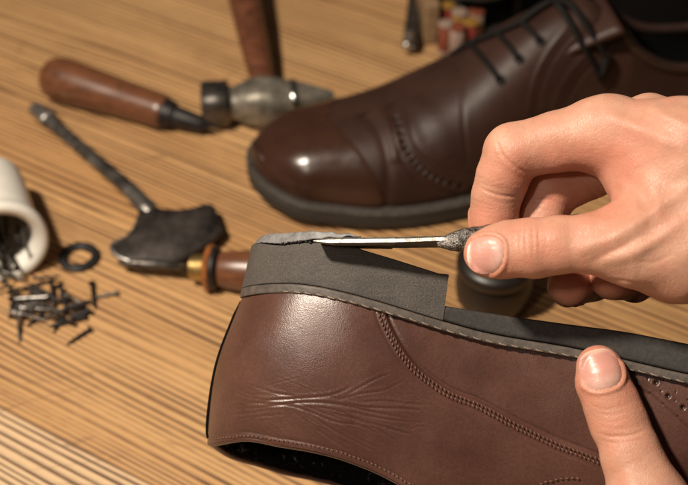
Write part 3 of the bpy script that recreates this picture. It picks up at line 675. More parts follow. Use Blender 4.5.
def build_hand(name, palm, fingers, vox, root, creases, ridges, reds, nails, kpalm=.007, cut=None):
    allp = [np.array(s[0]) for c in [palm] + [f[0] for f in fingers] for s in c] + [np.array(s[1]) for c in [palm] + [f[0] for f in fingers] for s in c]
    lo = np.min(allp, 0) - .034; hi = np.max(allp, 0) + .034
    ax = [np.arange(lo[k], hi[k], vox).astype(np.float32) for k in range(3)]
    f = np.empty([len(a) for a in ax], np.float32)
    def field(P):
        d = None
        for s in palm: q = cone(P, *s); d = q if d is None else smin(d, q, .012)
        tot = d
        for chain, kp, extra in fingers:
            c = None
            for s in chain: q = cone(P, *s); c = q if c is None else smin(c, q, .0022)
            j = smin(d, c, kp); tot = smin(tot, j, .0009)
        # soft irregularity
        tot = tot + .00035 * np.sin(P[..., 0] * 310 + 1.3 * np.sin(P[..., 1] * 240)) * np.sin(P[..., 1] * 290 + 1) * np.sin(P[..., 2] * 330 + 2)
        if cut is not None: tot = np.maximum(tot, (P - cut[0].astype(np.float32)) @ cut[1].astype(np.float32))
        return tot
    B = 12; starts = [list(range(0, len(a), B)) for a in ax]; half = B * vox / 2
    ctr = np.stack(np.meshgrid(*[ax[k][0] + np.array(starts[k]) * vox + half for k in range(3)], indexing='ij'), -1).astype(np.float32)
    cf = field(ctr)
    for (i, j, k), v in np.ndenumerate(cf):
        a, b, c = starts[0][i], starts[1][j], starts[2][k]; sl = (slice(a, a + B), slice(b, b + B), slice(c, c + B))
        if abs(v) > half * 1.75 * 1.15 + .0015: f[sl] = v
        else: f[sl] = field(np.stack(np.meshgrid(ax[0][sl[0]], ax[1][sl[1]], ax[2][sl[2]], indexing='ij'), -1))
    f[0] = f[-1] = 1; f[:, 0] = f[:, -1] = 1; f[:, :, 0] = f[:, :, -1] = 1
    V, Fq = surface_nets(f, lo, vox)
    def nor(V):
        n = np.zeros_like(V); Vf = V.astype(np.float32); h = .0008
        for k in range(3): e = np.zeros(3, np.float32); e[k] = h; n[:, k] = field(Vf + e) - field(Vf - e)
        return n / (np.linalg.norm(n, axis=1, keepdims=True) + 1e-9)
    N = nor(V)
    V = V - N * np.clip(field(V.astype(np.float32)), -vox, vox)[:, None]
    Q = PX(V); facing = ((V - CAM) * N).sum(1) < 0; a = np.zeros(len(V))
    for poly, sg, dep in creases:
        bb = np.array(poly); m = facing & (Q[:, 0] > bb[:, 0].min() - 15) & (Q[:, 0] < bb[:, 0].max() + 15) & (Q[:, 1] > bb[:, 1].min() - 15) & (Q[:, 1] < bb[:, 1].max() + 15)
        d_, s_, t_ = pdist(Q[m], smooth_path(poly, 30)); env = np.sin(np.clip(t_, .02, .98) * math.pi) ** .5
        a[m] += dep * .00047 * env * (-np.exp(-(d_ / sg) ** 2) + .35 * np.exp(-((d_ - 2.4 * sg) / (1.2 * sg)) ** 2))
    for poly, sg, h in ridges:
        d_, s_, t_ = pdist(Q, smooth_path(poly, 30)); a += facing * h * .001 * np.exp(-(d_ / sg) ** 2) * np.sin(np.clip(t_, 0.0, 1) * math.pi) ** .7
    red = np.zeros(len(V))
    for c, rad, amt in reds: red = np.maximum(red, amt * np.exp(-(np.linalg.norm(V - c, axis=1) / rad) ** 2))
    for (c, axd, dor, Ln, Wn) in nails:
        axd = nrm(axd); dor = nrm(dor - (dor @ axd) * axd); ac = np.cross(dor, axd); q = V - c; u = q @ ac / (Wn / 2); v = q @ axd / (Ln / 2); k = q @ dor
        r_ = (abs(u) ** 2.6 + abs(v) ** 2.6) ** (1 / 2.6); ok = (N @ dor > .05) & (k > -.006) & (k < .014)
        a += ok * (-.0004 * (r_ < 1.0) + .00055 * np.exp(-((r_ - 1.17) / .10) ** 2) * (v < .75))
        red = np.maximum(red, ok * .45 * np.exp(-((r_ - 1.15) / .12) ** 2))
    V2 = V + N * a[:, None]
    o = mesh_obj(name, V2, Fq, M['skin'], root, attrs={'red': np.clip(red, 0, 1)})
    bv = BVHTree.FromPolygons([tuple(v) for v in V], [tuple(q) for q in Fq])
    for (c, axd, dor, Ln, Wn) in nails:
        axd = nrm(axd); dor = nrm(dor - (dor @ axd) * axd); ac = np.cross(dor, axd); NR_, NA = 18, 56; VV = []; al = []
        for i in range(NR_ + 1):
            rr = i / NR_
            for j in range(NA):
                th = 2 * math.pi * j / NA; e = 2 / 2.6; cx = math.copysign(abs(math.cos(th)) ** e, math.cos(th)); sx = math.copysign(abs(math.sin(th)) ** e, math.sin(th))
                p0 = c + ac * (Wn / 2 * rr * cx) + axd * (Ln / 2 * rr * sx); l, n_, _, _ = bv.ray_cast(Vector(p0 + dor * .03), Vector(-dor))
                kk = (np.array(l) - p0) @ dor if l is not None else -.003
                kk = max(kk, (VV[0][1] if VV else kk) - .0032); VV.append((p0, kk)); al.append((rr * sx + 1) / 2)
        # nail plate: the skin's own curve, smoothed, standing a little proud
        k0 = VV[0][1]; out = []
        for (p0, kk), v_, i in zip(VV, al, range(len(VV))):
            rr = (i // NA) / NA * NA / NR_; q = p0 - c; uu = (q @ ac) / (Wn / 2)
            base_ = kk; lift = .00042 * (1 - rr ** 7) - .00015 * rr ** 7 + (.0004 * max(0, v_ - .8) / .2)
            out.append(p0 + dor * (base_ + lift))
        Fn = [(i * NA + j, i * NA + (j + 1) % NA, (i + 1) * NA + (j + 1) % NA, (i + 1) * NA + j) for i in range(NR_) for j in range(NA)]
        mesh_obj('fingernail', out, Fn, M['nail'], root, attrs={'along': al})
    return o
def chain(pts, dorsal=None, flat=1.):
    s = []
    for a, b in zip(pts, pts[1:]):
        A, B = P3(*a[:3]), P3(*b[:3]); s.append((A, B, a[3] * .001, b[3] * .001) + ((dorsal, flat) if dorsal is not None else ()))
    return s
def right_hand():
    global DOFF; DOFF = -.012
    TOC = -F   # towards the camera
    palm = chain([(606, 133, .486, 12.2), (690, 150, .474, 15), (770, 190, .466, 20)]) + chain([(648, 131, .504, 12.6), (720, 150, .49, 15), (780, 200, .48, 20)]) + chain([(690, 165, .520, 12), (780, 215, .50, 18)]) + \
        chain([(712, 205, .532, 11), (790, 235, .51, 17)]) + chain([(641, 178, .484, 11.5), (672, 205, .477, 14), (710, 232, .472, 15)]) + chain([(632, 244, .470, 11.5), (678, 250, .472, 15.2), (760, 235, .470, 20)]) + chain([(770, 215, .482, 23), (900, 250, .47, 27), (1060, 300, .455, 33)])
    idx = chain([(606, 133, .486, 12.0), (560, 141, .489, 10.6), (513, 152, .4915, 10.2)]) + chain([(513, 152, .4915, 10.2), (503, 176, .494, 9.3), (497, 196, .497, 8.9), (494, 216, .4985, 8.6), (492, 232, .4985, 7.6)])
    mid = chain([(648, 131, .506, 12), (592, 168, .509, 10.8), (549, 190, .506, 10.4)]) + chain([(549, 190, .506, 10.4), (541, 216, .505, 9.5), (539, 240, .503, 8.8), (538, 256, .500, 7.6)])
    ring = chain([(690, 170, .522, 12), (650, 215, .534, 10.2), (618, 252, .534, 9.8)]) + chain([(618, 252, .534, 9.8), (592, 277, .519, 8.9), (569, 285, .503, 7.9)])
    pin = chain([(712, 205, .532, 11), (690, 245, .540, 9.4), (655, 272, .532, 8.6)]) + chain([(655, 272, .532, 8.6), (634, 279, .515, 8.2), (611, 280, .500, 7.3)])
    th = chain([(484, 254, .4742, 7.0), (494, 251.5, .4735, 8.9), (508, 249.5, .473, 9.75), (532, 248, .4715, 10.1), (560, 245, .4695, 9.6), (590, 243, .468, 10.0), (626, 245, .468, 12)], -F + U * .2, .86)
    root = thing('hand', 'right hand with bent index finger gripping the knife handle over the heel', 'hand', P3(700, 210, .49))
    cr = [([(521, 229), (520, 240), (521, 256)], 1.0, .28), ([(526, 227), (525.5, 242), (527, 258)], 1.1, .32), ([(532, 226), (533, 240), (533, 256)], 1.1, .30), ([(538, 227), (539, 241), (538, 254)], 1.0, .25), ([(529, 233), (530, 245), (529, 252)], .8, .18), ([(515, 234), (514, 245), (515, 254)], .9, .15), ([(546, 230), (547, 243), (545, 254)], 1., .14),
          ([(497, 142), (502, 154), (514, 166), (528, 174)], 1.5, .8), ([(482, 189), (498, 195), (519, 197)], 1.2, .6), ([(489, 198), (500, 203), (514, 204)], 1., .16), ([(480, 182), (492, 187), (507, 188)], 1., .14), ([(536, 196), (549, 199), (563, 207)], 1.3, .5), ([(531, 206), (545, 210), (556, 213)], 1., .2),
          ([(588, 189), (600, 198), (613, 206)], 1.4, .3), ([(590, 178), (601, 190), (608, 200)], 1.2, .2), ([(604, 280), (625, 281), (642, 286)], 1.4, .4), ([(592, 262), (607, 254), (622, 247), (640, 236)], 2.6, .45), ([(640, 262), (655, 262), (672, 254)], 2., .25), ([(560, 150), (572, 163), (585, 175)], 1.6, .14), ([(478, 160), (487, 165), (496, 166)], 1, .12)]
    for _ in range(46):
        x, y = (random.uniform(566, 684), random.uniform(112, 284)); an = random.gauss(-.6, .5); l = random.uniform(4, 11); cr.append(([(x - l * math.cos(an), y - l * math.sin(an)), (x, y + random.uniform(-1, 1)), (x + l * math.cos(an), y + l * math.sin(an))], .8, .13))
    for _ in range(22):
        x, y = random.uniform(476, 520), random.uniform(145, 215); an = random.gauss(.2, .3); l = random.uniform(4, 9); cr.append(([(x - l, y - l * an), (x, y + .6), (x + l, y + l * an)], .8, .14))
    rd = [([(572, 252), (612, 238), (650, 215), (700, 178)], 8, 1.3), ([(600, 262), (640, 250), (690, 215)], 6, .8), ([(600, 108), (630, 125), (690, 150)], 8, .8), ([(646, 108), (668, 118), (700, 132)], 7, 1.0), ([(640, 170), (655, 195), (660, 225)], 9, .7), ([(618, 180), (632, 196), (640, 214)], 5, .5)]
    reds = [(P3(492, 232, .492), .014, .8), (P3(549, 200, .507), .016, .6), (P3(570, 286, .498), .013, .6), (P3(606, 165, .474), .016, .55), (P3(513, 172, .486), .010, .6), (P3(532, 250, .462), .012, .45), (P3(612, 280, .5), .018, .6), (P3(560, 165, .48), .014, .4), (P3(600, 200, .47), .012, .5), (P3(476, 258, .468), .008, .7), (P3(500, 270, .466), .010, .5)]
    tip = P3(485.5, 254.2, .466); nails = [(tip, -R * 1.0 + U * .02, -F + U * .16, .0118, .0125)]
    # other nails (facing away from the lens)
    i1, i0 = P3(492, 226, .4985), P3(496, 200, .4975); nails.append((i1, i1 - i0, F * 1. - R * .6, .011, .0115))
    m1, m0 = P3(541, 248, .504), P3(543, 225, .507); nails.append((m1, m1 - m0, F * 1. - R * .6, .011, .0115))
    r1, r0 = P3(574, 286, .505), P3(592, 276, .519); nails.append((r1, r1 - r0, -U * .85 - R * .5 + F * .2, .010, .010))
    build_hand('skin', palm, [(idx, .008, 0), (mid, .006, 0), (ring, .005, 0), (pin, .005, 0), (th, .010, 0)], .00056, root, cr, rd, reds, nails, cut=(P3(1040, 300, .46), R))
    V_, F_ = lathe(P3(960, 268, .465), P3(1300, 350, .44), [(0, .036), (.002, .039), (.02, .040), (.05, .041), (.10, .044), (.12, .045)], 48, asp=[(1, .9)] * 6)
    mesh_obj('sleeve', V_, F_, M['apron'], root); DOFF = 0.
def left_hand():
    th = chain([(598, 366, .4775, 7.2), (600, 372, .477, 8.6), (603, 383, .4762, 9.3), (611, 404, .4752, 9.8), (619, 423, .4740, 10.1), (633, 460, .4705, 10.6), (656, 510, .467, 11.8)], -F + R * -.15, .86)
    palm = chain([(650, 512, .467, 13), (700, 590, .468, 17), (780, 680, .48, 22)]) + chain([(655, 600, .560, 12), (730, 640, .52, 18), (800, 690, .50, 22)]) + chain([(690, 610, .575, 12), (760, 640, .53, 18)]) + chain([(725, 615, .585, 12), (790, 650, .54, 18)]) + chain([(760, 620, .585, 11), (820, 670, .54, 17)]) + chain([(680, 580, .50, 15), (740, 610, .54, 16)]) + chain([(800, 690, .49, 23), (960, 840, .46, 29)])
    def fg(x, y, z): return chain([(x + 30, y + 150, z - .004, 11), (x + 10, y + 80, z + .012, 10)]) + chain([(x + 10, y + 80, z + .012, 9.8), (x, y + 25, z + .014, 8.8), (x - 5, y - 12, z + .010, 7.6)])
    fs = [(fg(615, 460, .585), .006, 0), (fg(655, 462, .592), .006, 0), (fg(694, 470, .590), .006, 0), (fg(730, 485, .585), .006, 0), (th, .010, 0)]
    root = thing('hand', 'left hand with its thumb pressed flat on the side of the brown shoe', 'hand', P3(700, 600, .5))
    cr = [([(598, 433), (612, 436.5), (630, 435.5), (645, 430)], 1.3, .55), ([(600, 426), (616, 429), (634, 427)], 1.0, .16), ([(602, 441), (617, 443), (636, 440)], 1., .18), ([(612, 451), (626, 454), (640, 449)], 1., .14), ([(590, 405), (603, 409), (620, 407), (634, 402)], 1.0, .2), ([(594, 411), (608, 415), (628, 412)], 1., .16), ([(593, 398), (606, 401), (622, 398)], 1., .12), ([(596, 419), (610, 422), (630, 418)], .9, .12), ([(618, 462), (634, 464), (650, 458)], 1., .1), ([(606, 436), (618, 440), (630, 439)], .8, .12)]
    for _ in range(30):
        x, y = random.uniform(590, 655), random.uniform(395, 480); l = random.uniform(3, 8); cr.append(([(x - l, y), (x, y + random.uniform(.5, 1.5)), (x + l, y - .3)], .7, .10))
    reds = [(P3(598, 350, .470), .010, .9), (P3(615, 425, .464), .012, .35), (P3(580, 385, .472), .009, .5), (P3(630, 385, .472), .009, .5), (P3(600, 400, .466), .009, .4)]
    c0, c1 = P3(610, 400, .465), P3(601.5, 369, .466)
    nails = [(P3(602.5, 369, .467), c1 - c0, -F - R * .04 + U * .2, .0140, .0142)]
    for k, (x, y, z) in enumerate([(615, 460, .585), (655, 462, .592), (694, 470, .590), (730, 485, .585)]):
        a, b = P3(x, y + 10, z + .013), P3(x - 4, y - 6, z + .011); nails.append((b, b - a, F * 1., .010, .0105))
    build_hand('skin', palm, fs, .00062, root, cr, [([(625, 470), (640, 500), (660, 540)], 8, .6)], reds, nails, cut=(P3(930, 810, .46), nrm(P3(960, 840, .46) - P3(800, 690, .49))))
    V_, F_ = lathe(P3(890, 775, .472), P3(1200, 1060, .42), [(0, .036), (.002, .039), (.05, .041), (.10, .044)], 48)
    mesh_obj('sleeve', V_, F_, M['apron'], root)

# ================================================================== table and tools
def table():
    V = []; n = 60
    v, f = box(np.array([0, .15, -.0225]), 2.4, 1.9, .045, bev=.002)
    o = mesh_obj('table', v, f, M['wood'], None, smooth=False); o['kind'] = 'structure'
    o['label'] = 'striped oiled ash tabletop under the shoes and tools'
def tools():
    # big awl
    a, b = G(44, 74, .0135), G(166, 113, .0105); t = thing('awl', 'awl with thick polished red-brown pear-shaped wooden handle and dark ferrule', 'awl', (a + b) / 2 * np.array([1, 1, 0]))
    L = np.linalg.norm(b - a); cm = .01
    pr = [(0, .004), (.001, .0075), (.004, .0112), (.009, .0134), (.016, .0142), (.026, .0138), (.040, .0128), (.055, .0115), (L - .004, .0103), (L - .001, .0098), (L, .0085)]
    mesh_obj('handle', *lathe(a, b, [(float(d), float(np.interp(d, *zip(*pr)))) for d in np.r_[np.linspace(0, .012, 12), np.linspace(.014, L - .0045, 24), L - .004, L - .002, L - .001, L]], 48), M['varnish'], t)
    e = G(207, 126, .007); d = nrm(e - b)
    sharp(mesh_obj('ferrule', *lathe(b - d * .002, e, [(0, .0085), (.0005, .0093), (.0035, .0093), (.004, .0085), (.006, .0085), (.0065, .0076), (.0078, .0072)], 36), M['black_iron'], t))
    l2 = np.linalg.norm(e - b); sharp(mesh_obj('shank', *lathe(b + d * .005, e, [(0, .0062), (.001, .0066), (l2 * .35, .0060), (l2 * .7, .0052), (l2 - .007, .0046), (l2 - .006, .0035), (l2 - .003, .0022)], 32), M['black_iron'], t))
    e2 = G(221, 131, .004); mesh_obj('point', *lathe(e - d * .004, e2, [(0, .002), (.004, .0016), (np.linalg.norm(e2 - e) + .003, .0004)], 16), M['steel'], t)
    # hammer
    a, b = G(202, 105, .0135), G(334, 98, .0135); L = np.linalg.norm(b - a); t = thing('hammer', 'small old cobbler hammer with grey steel head and red-brown wooden handle', 'hammer', (a + b) / 2 * np.array([1, 1, 0]))
    pr = [(0, .0105, 3), (.0012, .0122, 3), (.010, .0124, 3), (.0155, .0120, 2.6), (.0175, .0095, 2.4), (.020, .0098, 2.4), (.027, .0125, 2.8), (.034, .0140, 3), (.042, .0138, 3), (.050, .0120, 3), (.055, .0104, 3), (.058, .0104, 3), (.066, .0085, 3), (L - .004, .0052, 3.2), (L - .001, .0044, 3.2), (L, .0034, 3)]
    ds = np.r_[0, .0006, .0012, np.linspace(.002, L - .004, 60), L - .002, L]
    hd = mesh_obj('head', *lathe(a, b, [(float(x), float(np.interp(x, [p[0] for p in pr], [p[1] for p in pr]))) for x in ds], 44, sq=[float(np.interp(x, [p[0] for p in pr], [p[2] for p in pr])) for x in ds]), M['hammer'], t); sharp(hd, 40)
    rA = nrm(b - a); mesh_obj('face_band', *lathe(a - rA * .0002, a + rA * .0165, [(0, .0118), (.0012, .0130), (.0152, .0130), (.0166, .0122)], 44, sq=[3, 3, 2.8, 2.8]), M['iron'], hd)
    mesh_obj('bright_collar', *lathe(a + rA * .0535, a + rA * .0585, [(0, .0112), (.0005, .0118), (.0045, .0112), (.005, .0106)], 44, sq=[3] * 4), M['steel'], hd)  # ring in brighter steel than the rest of the head
    h0, h1 = G(263, 84, .0135), G(236, -36, .030); d = nrm(h1 - h0); hl = .22
    mesh_obj('handle', *lathe(h0 - d * .010, h0 + d * hl, [(0, .006), (.001, .0072), (.02, .0078), (.04, .0088), (.07, .0098), (.10, .0105), (.15, .0115), (.20, .0125), (.222, .0118), (.228, .007)], 40, asp=[(1.0, .82)] * 10), M['handle2'], t)
    # half-moon scraping iron
    z = .0105; out = [(138, 210), (137, 218), (134, 228), (126, 237), (114, 243), (112, 247), (115, 253), (122, 258), (132, 261), (151, 263), (166, 261.5), (180, 258), (197, 249.5), (210, 241), (219, 233), (223, 227), (220.5, 222), (218, 214), (213, 203.5), (205, 203.5), (196, 206), (184, 208), (172, 208), (160, 207), (151, 204), (146, 201)]
    pts = []; 
    cs = smooth_path(out + [out[0]], 150)[:-1]
    t = thing('scraper', 'cobbler scraping iron with fan-shaped blackened blade and long steel shaft', 'scraper', G(160, 235, 0))
    V_, F_ = extrude_outline([G(x, y, z) for x, y in cs], np.array([0, 0, -.0042]), .0012); sharp(mesh_obj('blade', V_, F_, M['scraper'], t), 50)
    ed = smooth_path([(137.5, 217), (134, 228), (126, 237), (114, 243), (111.5, 247), (115, 254), (123, 258.8), (133, 261.6), (146, 263.2)], 60)
    mesh_obj('worn_edge', *tube([G(x, y, z - .0006) for x, y in ed], np.interp(np.linspace(0, 1, 60), [0, .1, .45, .6, .85, 1], [.0004, .0007, .0010, .0014, .0011, .0004]), 8), M['bright'], t)
    sp = [G(33, 108, .0045), G(48, 119, .0050), G(64, 133, .0055), (G(100, 164, .007)), G(128, 188, .0085), G(142, 203, .0086), G(152, 213, .0082)]
    sp = smooth_path(sp, 60); rr = np.interp(np.linspace(0, 1, 60), [0, .03, .12, .22, .3, .6, .8, .9, 1], [.0030, .0046, .0058, .0054, .0042, .0046, .0052, .0058, .004]); mesh_obj('shaft', *tube(sp, rr, 20, .75), M['steel_dark'], t)
    mesh_obj('shaft_tip', *tube(sp[:12] + np.array([0, 0, .0010]), rr[:12] * 1.02, 16, .72), M['bright'], t)
    hl_ = [p + np.array([-.0010, -.0004, .0026]) for p in sp[16:50]]; 
    # small awl with brass ferrule
    a, b = G(118, 262, .0085), G(262, 272, .0115); d = nrm(b - a); t = thing('awl', 'small awl with brass ferrule and square-shouldered amber wooden handle beside the shoe heel', 'awl', (a + b) / 2 * np.array([1, 1, 0]))
    q = lambda px: float((G(px, 267, .010) - a) @ d)
    mesh_obj('rod', *lathe(a, b, [(0, .0006), (.004, .0019), (.012, .0026), (q(193), .0028)], 20), M['iron'], t)
    sharp(mesh_obj('ferrule', *lathe(a, b, [(q(189), .0040), (q(191), .0066), (q(199), .0072), (q(205), .0078), (q(206.5), .0070)], 32), M['brass'], t))
    sharp(mesh_obj('shoulder', *lathe(a, b, [(q(206), .0080), (q(207), .0108), (q(211), .0118), (q(213), .0112)], 32, sq=[3] * 4), M['handle3'], t))
    sharp(mesh_obj('dark_band', *lathe(a, b, [(q(212.5), .0095), (q(213.2), .0116), (q(217), .0119), (q(220), .0108), (q(221), .0098)], 32), M['black_iron'], t))
    mesh_obj('handle', *lathe(a, b, [(q(219), .0088), (q(223), .0096), (q(240), .0106), (q(256), .0112), (q(285), .0115), (q(300), .0100), (q(305), .006)], 36), M['varnish'], t)
    # washer
    c = G(79, 257, .0015); r0, r1 = .0068, .0112; prof = []
    V_ = []; F_ = []; n = 64; S_ = [(r0, -.0012), (r0, .0010), (r0 + .0006, .0016), (r1 - .0006, .0016), (r1, .0010), (r1, -.0012)]
    for i in range(n):
        th = 2 * math.pi * i / n
        for r_, z_ in S_: V_.append(c + np.array([r_ * math.cos(th), r_ * math.sin(th), z_]))
    for i in range(n):
        for k in range(6): F_.append((i * 6 + k, ((i + 1) % n) * 6 + k, ((i + 1) % n) * 6 + (k + 1) % 6, i * 6 + (k + 1) % 6))
    o = mesh_obj('rubber_ring', V_, F_, M['blackrubber'], None); sharp(o, 50); tag(o, 'flat black rubber ring lying on the wood beside the white pot', 'ring')
    # white pot on its side
    m_ = G(1, 246, .0240); base = G(-16, 172, .0205); d = nrm(base - m_); d = nrm(d + np.array([0, 0, -.02])); H = .062
    t = thing('pot', 'white enamelled pot lying on its side with nails spilling from it', 'pot', (m_ + d * .03) * np.array([1, 1, 0]))
    outer = [(.009, .0168), (.0050, .0174), (.0022, .0188), (.0006, .0208), (0, .0236), (.0012, .0250), (.0040, .0254), (.0070, .0248), (.0085, .0234), (.010, .0224), (.014, .0220), (.035, .0212), (.052, .0205), (.058, .0198), (H, .0175), (H + .001, .001)]
    V_, F_ = lathe(m_, m_ + d, outer, 64); sharp(mesh_obj('body', V_, [f for f in F_ if len(outer) * 64 not in f], M['white'], t), 60)
    V_, F_ = lathe(m_, m_ + d, [(0.0085, .0168), (.0105, .0174), (.015, .0184), (.03, .0184), (.050, .0176), (.053, .016), (.054, .001)], 64)
    mesh_obj('inside', V_, [f for f in F_ if 7 * 64 not in f], M['inner'], t)
    # nails
    def nail(name, a, b, r, mt, label, hr=2.0, grp='nails spilled from the white pot'):
        a, b = np.array(a), np.array(b); L = np.linalg.norm(b - a)
        V_, F_ = lathe(a, b, [(0, r * hr * .8), (r * .15, r * hr), (r * .55, r * hr), (r * .9, r * 1.1), (L * .5, r), (L - r * 3, r * .8), (L, r * .12)], 12)
        o = mesh_obj(name, V_, F_, mt, None); sharp(o, 50); tag(o, label, 'nail', grp)
    DK, LT = M['black_iron'], M['steel_dark']
    lab = 'short dark iron nail lying in the spilled heap'
    for (x0, y0, x1, y1, z0_, z1_, l) in [(51, 281, 55.5, 310, .004, .0012, 'dark nail propped upright at the top of the spilled heap'), (60, 285, 68, 315, .004, .0012, 'dark nail slanting just right of the heap middle'), (92, 283, 95, 309, .0022, .0014, 'thick dark nail standing out at the right end of the heap'),
                          (118, 292.5, 92, 298, .0018, .0010, 'thin grey nail pointing right past the edge of the heap'), (91, 329, 66, 345, .0012, .0010, 'lone dark nail lying apart in front of the heap'), (43, 314, 26, 327, .0012, .001, 'dark nail slanting down to the left at the front of the heap'), (86, 316, 47, 327, .0024, .0018, lab), (63, 317, 53, 333, .0012, .001, lab), (91, 310, 66, 318, .003, .002, lab), (84, 306, 58, 313, .002, .004, lab),
                          (74, 322, 50, 318, .004, .002, lab), (66, 309, 40, 320, .0042, .002, lab), (70, 298, 48, 303, .003, .004, lab)]:
        nail('iron_nail', G(x0, y0, z0_), G(x1, y1, z1_), .00105 if x0 not in (118,) else .0009, DK if x0 != 118 else M['iron'], l)
    for (x0, y0, x1, y1, z0_, z1_, r_, l) in [(21, 308, 53, 310, .004, .003, .00125, 'shiny steel nail lying level across the left of the heap'), (48, 297, 10, 299, .0035, .003, .0011, 'grey steel nail lying level below the mouth of the pot'), (43, 294, 20, 287, .003, .002, .0009, 'grey nail just below the mouth of the pot'), (61, 293, 86, 306, .003, .0015, .0009, 'thin grey nail slanting down to the right through the heap'), (36, 291, 62, 302, .002, .002, .0008, 'thin grey nail in the middle of the heap')]:
        nail('steel_nail', G(x0, y0, z0_), G(x1, y1, z1_), r_, LT if r_ > .001 else M['iron'], l)
    nail('steel_nail', G(18, 312.5, .0052), G(19.5, 343, .0009), .0008, M['iron'], 'thin nail pointing at the camera in front of the heap', 1.6)
    nail('steel_nail', G(22.5, 314.5, .0045), G(5, 310.5, .0045), .0016, M['bright'], 'fat bright steel nail catching the light at the left of the heap', 1.25)
    for k in range(24):
        x, y = random.gauss(30, 21), random.gauss(299, 12); an = random.gauss(0, .7); l = random.uniform(12, 18)
        nail('iron_nail', G(x - l * math.cos(an), y - l * math.sin(an) * .7, random.uniform(.001, .005)), G(x + l * math.cos(an), y + l * math.sin(an) * .7, random.uniform(.001, .005)), random.uniform(.0007, .0010), random.choice([DK, M['iron'], DK]), 'tangled dark nail in the heap below the pot mouth')
    s_, u_ = frame(d)[1:]
    for k in range(16):
        an = random.uniform(0, 6.28); rr_ = random.uniform(0, .011); p = m_ + d * random.uniform(-.006, .012) + np.array([random.gauss(-.002, .0045), 0, -.013 + random.uniform(0, .012)]); v = nrm(d + rng.normal(size=3) * .28) * random.uniform(.018, .026)
        nail('iron_nail', p, p + v, .0009, random.choice([DK, M['iron']]), 'dark nail still inside the mouth of the white pot', grp='nails inside the white pot')
    nail('steel_nail', G(7, 268, .008), G(13, 238, .012), .0013, M['bright'], 'bright nail leaning inside the mouth of the white pot', 1.4, 'nails inside the white pot')
    # box with spools behind the shoe
    c = G(425, 46, 0); bx = np.array([math.cos(math.radians(6)), math.sin(math.radians(6)), 0]); by = np.array([-bx[1], bx[0], 0]); o0 = c; t = thing('thread_box', 'small open wooden box of coloured thread spools behind the shoe', 'box', c + bx * .07 + by * .05)
    W_, D_, H_ = .15, .12, .030; Z = np.array([0, 0, 1.])
    for nm, cc, sx, sy in [('side_panel', o0 + bx * .004 + by * D_ / 2, .010, D_), ('side_panel', o0 + bx * W_ + by * D_ / 2, .010, D_), ('front_panel', o0 + bx * W_ / 2 + by * .002, W_ - .014, .008), ('back_panel', o0 + bx * W_ / 2 + by * (D_ - .002), W_ - .014, .008)]:
        hh = .009 if nm == 'front_panel' else H_; mesh_obj(nm, *box(cc + Z * hh / 2 + Z * .0012, sx, sy, hh, bx, bev=.001), M['boxwood'] if nm[0] == 's' else M['darkwood'], t, False)
    mesh_obj('bottom', *box(o0 + bx * W_ / 2 + by * D_ / 2 + Z * .0022, W_ - .014, D_ - .01, .003, bx), M['darkwood'], t, False)
    mesh_obj('divider', *box(o0 + bx * .062 + by * D_ / 2 + Z * .015, .003, D_ - .014, .024, bx), M['darkwood'], t, False)
    cols = [('red', 'orange', 'white'), ('yellow', 'red', 'orange')]
    for (px, py, cn, l) in [(447, 15, 'red', 'red thread spool in the left back slot of the box'), (459, 22, 'yellow', 'yellow thread spool beside the red one in the box'), (446, 34, 'orange', 'orange thread spool at the front left of the box'), (457, 37, 'white', 'pale thread spool at the front of the box'), (476, 21, 'white', 'pale pinkish thread spool at the right of the box'), (470, 32, 'red', 'small red thread spool at the front right of the box')]:
        p = G(px, py, .017); s = thing('thread_spool', l, 'spool', p * np.array([1, 1, 0]) + Z * .004, 'thread spools in the box')
        mesh_obj('thread_winding', *lathe(p - Z * .0115, p + Z * .007, [(0, .0040), (.001, .0050), (.0175, .0050), (.0185, .0040)], 24), M['sp_' + cn], s)
        for zz in (-.0128, .007): mesh_obj('flange', *lathe(p + Z * zz, p + Z * (zz + 1), [(0, .0045), (.0003, .0053), (.0011, .0053), (.0014, .0045)], 24), M['sp_' + ('yellow' if cn == 'red' else 'white' if cn != 'white' else 'orange')], s)
    # metal edge of the thread case, its highlight modelled as a bright piece
    pl = thing('case_edge', 'steel edge along the side of the thread box with a bright piece as its highlight', 'case_edge', G(410, 30, 0))
    for k in (0, 1): mesh_obj('edge_strip', *tube(smooth_path([G(407 + 5 * k, 50, .006), G(408 + 6 * k, 40, .008), G(411 + 5 * k, 15, .010), G(415 + 2 * k, -20, .010)], 24), np.interp(np.linspace(0, 1, 24), [0, .08, .3, 1], [.0012, .0030, .0036, .003]), 12, .6), M['iron'] if k else M['iron'], pl)
    mesh_obj('tip', *tube(smooth_path([G(406, 48, .008), G(408, 41, .009), G(409, 33, .010)], 12), [.001] + [.0034] * 10 + [.001], 12), M['bright'], pl)  # bright piece put on the metal edge in place of a highlight
    # shallow tin lid leaning on the back of the box
    p = G(478, -20, .036); ti = thing('tin', 'shallow round grey-green tin resting on the back of the thread box', 'tin', p)
    sharp(mesh_obj('tin_base', *lathe(p, p + Z, [(0, .024), (.0006, .027), (.009, .027), (.0096, .0262)], 60), M['tin'], ti)); sharp(mesh_obj('tin_lid', *lathe(p + Z * .0062, p + Z * 1, [(0, .0272), (.0004, .0282), (.006, .0284), (.0078, .0276), (.0082, .0255), (.0078, .0245)], 60), M['tin'], ti))
    # dark lacquered pot behind the knife
    p = G(492, 300, 0.0005); dk = thing('polish_pot', 'dark round lidded polish pot standing behind the shoe heel under the thumb', 'pot', p)
    mesh_obj('pot_body', *lathe(p, p + Z, [(0, .015), (.0008, .0172), (.004, .0190), (.012, .0200), (.020, .0196), (.0235, .0180)], 56), M['darkleather'], dk)
